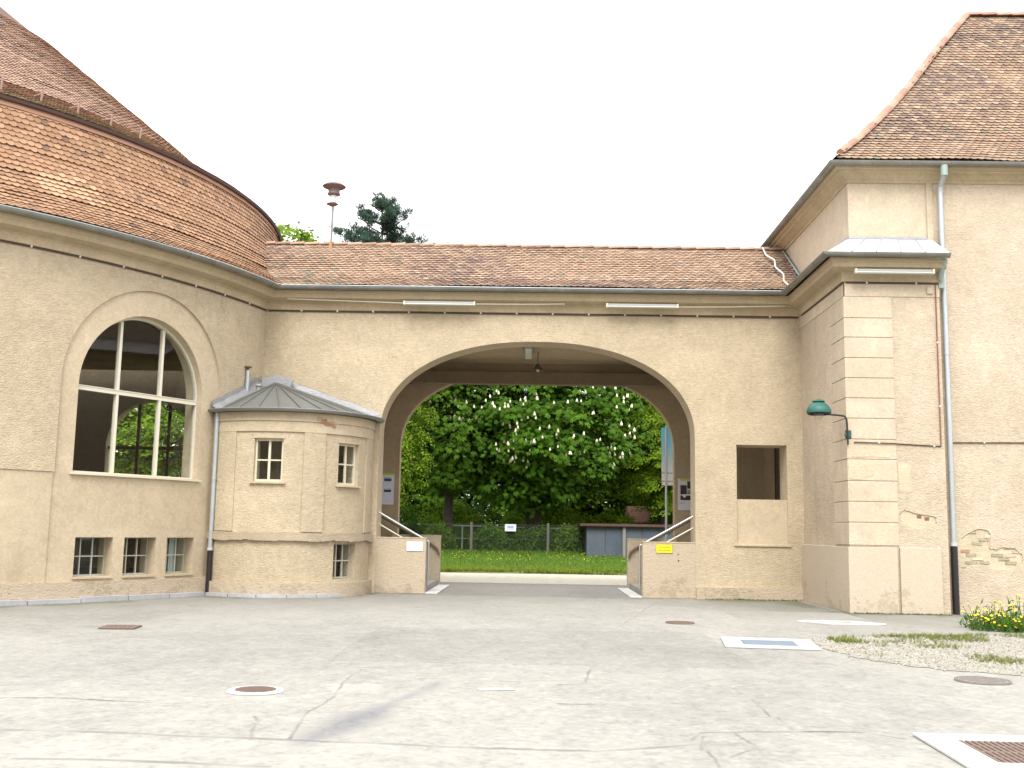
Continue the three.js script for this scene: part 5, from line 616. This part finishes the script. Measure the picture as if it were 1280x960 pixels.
[[-12.5, -62, 8, GL.mid, 47, 'loose mid-green tree far behind the turret side'], [-6.2, -66, 9, GL.dark, 48, 'dense dark-green tree far behind the slim trunk'], [0.8, -69, 9, GL.mid, 49, 'mid-green tree far behind the chestnut'], [6.2, -70, 9.5, GL.dark, 50, 'dense dark-green tree far behind the maple'], [14, -66, 9, GL.mid, 51, 'loose mid-green tree far behind the tall house']].forEach(([x, z, h, m, sd, label]) => broadTree('broadleaf_tree', label, [x, z], 0.3, { rad: [4.6, h * 0.62, 3.6], cy: h * 0.58, floor: 0.9, clumps: 330, per: 13, cr: 0.95, leaf: 0.62, geo: SPRIG[sd % 2], mat: m, trunk: h * 0.6, r0: 0.28, seed: sd, group: 'trees closing the view far behind the gate' }));
{ // shrubs along the fence
  [[-6.4, -54.6, 1.4, 0, 'dark leafy shrub by the trunk side of the fence'], [-5.3, -56, 1.7, 1, 'light-green shrub behind the slim trunk'], [-3.0, -56.6, 1.9, 1, 'light-green shrub between the trunk and the fence sign'], [-1.9, -53.4, 1.1, 0, 'low dark shrub under the fence sign'], [0.6, -53.6, 1.2, 0, 'low dark shrub under the chestnut trunk'], [1.6, -56.8, 2.3, 2, 'bright yellow-green shrub beside the fence post'], [2.9, -58, 2.0, 1, 'light-green shrub behind the pale railing'], [4.4, -57.2, 2.3, 2, 'bright yellow-green shrub behind the shed roof'], [-0.8, -58.5, 1.9, 1, 'light-green shrub far behind the chestnut trunk'], [7.4, -58.5, 2.5, 0, 'dark shrub behind the shed'], [-2.4, -62, 3.4, 0, 'tall dark shrub far behind the fence sign'], [-5.0, -62, 3.2, 1, 'tall light-green shrub far behind the slim trunk'], [-7.4, -58, 2.6, 0, 'tall dark shrub behind the pale railing end'], [-4.6, -53.1, 1.3, 1, 'leafy shrub pressed against the fence by the slim trunk'], [-2.2, -52.9, 1.4, 0, 'leafy shrub pressed against the fence below the notice'], [1.9, -53.0, 1.3, 1, 'leafy shrub pressed against the fence by the shed'], [-0.2, -53.1, 1.2, 0, 'leafy shrub pressed against the fence before the chestnut']].forEach(([x, z, h, k, label], i) => {
    const t = thing('shrub', label, 'shrub', [x, 0.28, z], 0, 'shrubs along the fence'), r = rng(300 + i), it = []; for (let c = 0; c < 620; c++) { const a = r() * 6.28, u = r(), d = Math.sqrt(r()) * h * 0.62 * (1 - 0.5 * u) * (0.7 + 0.5 * noise3(a * 2, u * 3 + i)), v = 0.7 + 0.6 * r(); it.push({ p: V(Math.cos(a) * d * 1.25, u * h * (0.8 + 0.35 * noise3(a, i)), Math.sin(a) * d), q: eq((r() - 0.5) * 2, r() * 6.3, (r() - 0.5) * 2), s: 0.2 + r() * 0.16, c: lin(v, v, v) }); }
    scatter('foliage', SPRIG[i % 2], [GL.dark, GL.mid, GL.lime][k], it, t); for (let j = 0; j < 4; j++) obj('stem', taper([V((r() - 0.5) * 0.2, -0.05, (r() - 0.5) * 0.2), V((r() - 0.5) * 0.5, h * 0.7, (r() - 0.5) * 0.5)], [0.025, 0.01], 5), bark, t);
  });
}
{ // pine above the roof
  const t = thing('pine_tree', 'dark green pine top rising above the gatehouse roof', 'tree', [-9.0, 0.3, -60]), r = rng(61), top = 20.3, items = []; const pts = [], rad = []; for (let i = 0; i <= 9; i++) { pts.push(V((r() - 0.5) * 0.15, top * i / 9 - 0.1, (r() - 0.5) * 0.15)); rad.push(0.3 * (1 - 0.93 * i / 9)); } obj('trunk', taper(pts, rad, 9), bark, t);
  for (let i = 0; i < 84; i++) { const k = r() ** 0.8, y = top - 0.15 - k * 6.2, L = (0.55 + k * 4.2) * (0.65 + 0.5 * r()), a = r() * 6.283, b = V(0, y - 0.2, 0), e = V(Math.cos(a) * L, y + 0.25 + 0.25 * r(), Math.sin(a) * L), m = b.clone().lerp(e, 0.55).add(V(0, -0.12, 0)); obj('limb', taper([b, m, e], [0.05, 0.035, 0.012], 5), bark, t);
    const n = 12 + Math.floor(L * 9); for (let j = 0; j < n; j++) { const f = 0.35 + 0.7 * r(), p = b.clone().lerp(e, f).add(V((r() - 0.5) * 0.5, (r() - 0.35) * 0.42, (r() - 0.5) * 0.5)), v = 0.75 + r() * 0.5; items.push({ p, q: eq((r() - 0.5) * 1.3, r() * 6.3, (r() - 0.5) * 1.3), s: 0.24 + 0.14 * r(), c: lin(v, v, v) }); } }
  scatter('crown', TUFT, GL.pine, items, t);
}
{ // lawn grass and dandelions
  const r = rng(64), it = [], fl = []; for (let i = 0; i < 21000; i++) { const z = -37.6 - 15.8 * r() ** 1.15, x = (r() - 0.5) * 2 * (-z * 0.155), bare = noise3(x * 0.8 + 3, z * 0.8); if (z > -40 && bare > 0.45 + 0.5 * smooth(-37.7, -40, z)) continue; const v = 0.7 + 0.6 * r(), dry = smooth(-43, -38, z) * r(); it.push({ p: V(x, lawnY(z) - 0.01, z), q: yq(r() * 6.3), s: 0.7 + 0.7 * r() + (z < -50.5 ? 0.9 * r() : 0), c: lin((0.13 + 0.12 * dry) * v, (0.23 + 0.04 * dry) * v, 0.03 * v) }); }
  tag(scatter('lawn_grass', blades(8, 0.16, 0.1, 0.008, 9), leafMat([1, 1, 1], 0.25), it), 'rough green grass with dry patches beyond the gravel', 'grass', null, 'stuff');
  for (let i = 0; i < 150; i++) { const z = -44 - 7.5 * r(), x = (r() - 0.5) * 13; fl.push({ p: V(x, lawnY(z) + 0.14 + 0.08 * r(), z), q: eq((r() - 0.5) * 0.8, 0, (r() - 0.5) * 0.8), s: [0.026, 0.014, 0.026], c: lin(0.6, 0.5, 0.03) }); } tag(scatter('lawn_flowers', new THREE.SphereGeometry(1, 6, 4), std([1, 1, 1], 0.8), fl), 'scattered yellow dandelion heads in the lawn', 'flowers', null, 'stuff');
}

// ---------------------------------------------------------------- fence, railing, shed, far house
{
  const f = thing('wire_fence', 'wire mesh fence on weathered concrete posts beyond the lawn', 'fence', [0, lawnY(-52), -52]), pm = std([0.12, 0.11, 0.09], 0.95, { bumpMap: bumpFine, bumpScale: 0.004 }), wm = std([0.1, 0.12, 0.09], 0.7), W = []; for (const x of [-10.4, -6.7, -2.93, 0.78, 4.5, 8.2]) obj('post', rbox(x - 0.065, x + 0.065, -0.2, 1.55, -0.06, 0.06, 0.015), pm, f);
  for (let k = -40; k < 200; k++) { const x0 = -10.4 + k * 0.1; for (const s of [-1, 1]) { const a = s > 0 ? x0 : x0 + 1.4, b = a + s * 1.4; if (Math.min(a, b) < -10.4 || Math.max(a, b) > 8.2) continue; W.push(rod([a, 0.03, 0], [b, 1.43, 0], 0.0035, 3)); } } obj('wire_mesh', W, wm, f).userData.kind = 'stuff'; for (const y of [0.05, 0.75, 1.45]) obj('tension_wire', rod([-10.4, y, 0.01], [8.2, y, 0.01], 0.006, 4), wm, f);
  const s = thing('fence_sign', 'small white notice plate fixed to the wire fence', 'sign', [-1.04, 1.6, -51.9]); obj('plate', rbox(-0.27, 0.27, -0.17, 0.17, 0, 0.012, 0.005), std([0.75, 0.75, 0.8], 0.5), s); const [g, m] = printed(0.5, 0.31, 0, canvasTex(128, 80, (c) => { c.fillStyle = '#dcdcea'; c.fillRect(0, 0, 128, 80); c.fillStyle = '#9fa6c4'; c.fillRect(24, 14, 80, 34); scribble(c, 20, 56, 88, 12, '#8088a8', 5); })); obj('lettering', g.translate(0, 0, 0.013), m, s);
  const rl = thing('pale_railing', 'pale green tubular railing behind the wire fence', 'railing', [0, 0.3, -55.6]), rm = std([0.55, 0.68, 0.6], 0.5); obj('rail', rod([-7.5, 1.42, 0], [5, 1.27, 0], 0.035, 6), rm, rl); obj('rail', rod([-7.5, 0.75, 0], [5, 0.65, 0], 0.025, 6), rm, rl); for (let x = -7; x < 5; x += 1.7) obj('post', rod([x, -0.2, 0], [x, 1.38, 0], 0.04, 6), rm, rl);
}
{
  const t = thing('garden_shed', 'low blue-grey panelled shed with a dark flat roof by the fence', 'shed', [2.55, 0.22, -50.4]), pm = [std([0.1, 0.125, 0.16], 0.75, { map: retile(mapStucco, 2) }), std([0.085, 0.11, 0.145], 0.75, { map: retile(mapStucco, 2, 0.4) })], dm = std([0.035, 0.045, 0.055], 0.8);
  obj('side_wall', box(0, 0.03, 0, 1.55, -2.6, -0.02), dm, t); for (let i = 0; i < 8; i++) obj('wall_panel', rbox(0.02 + i * 0.86, 0.87 + i * 0.86, 0, 1.56, -0.03, 0.0 + (i % 2) * 0.012, 0.006), pm[i % 2], t); for (const x of [1.76, 4.34]) obj('post', rbox(x - 0.07, x + 0.07, -0.1, 1.6, 0.015, 0.12, 0.01), std([0.24, 0.22, 0.19], 0.9), t); obj('roof', [rbox(-0.3, 7.3, 1.57, 1.64, -2.9, 0.2, 0.01), rbox(-0.32, 7.32, 1.52, 1.6, 0.2, 0.24, 0.008)], std([0.09, 0.045, 0.035], 0.85), t); obj('back_wall', box(0, 6.9, 0, 1.55, -2.63, -2.6), dm, t);
  const h = thing('far_cottage', 'low far cottage with a reddish tiled roof behind the shed', 'house', [8.6, 0.3, -63]), ym = std([0.4, 0.35, 0.22], 0.9); obj('wall', box(-2.2, 5, 0, 1.75, -4, 0), ym, h); obj('roof', extr([[-0.5, 0], [2.2, 1.0], [4.9, 0]], 8).rotateY(Math.PI / 2).translate(-2.9, 1.75, 0.5), std([0.34, 0.17, 0.12], 0.9, { map: retile(mapStucco, 1.2) }), h); obj('window', rbox(-0.9, 0.1, 0.7, 1.5, 0.0, 0.03, 0.01), M.darkwood, h);
}

renderer.render(scene, camera);
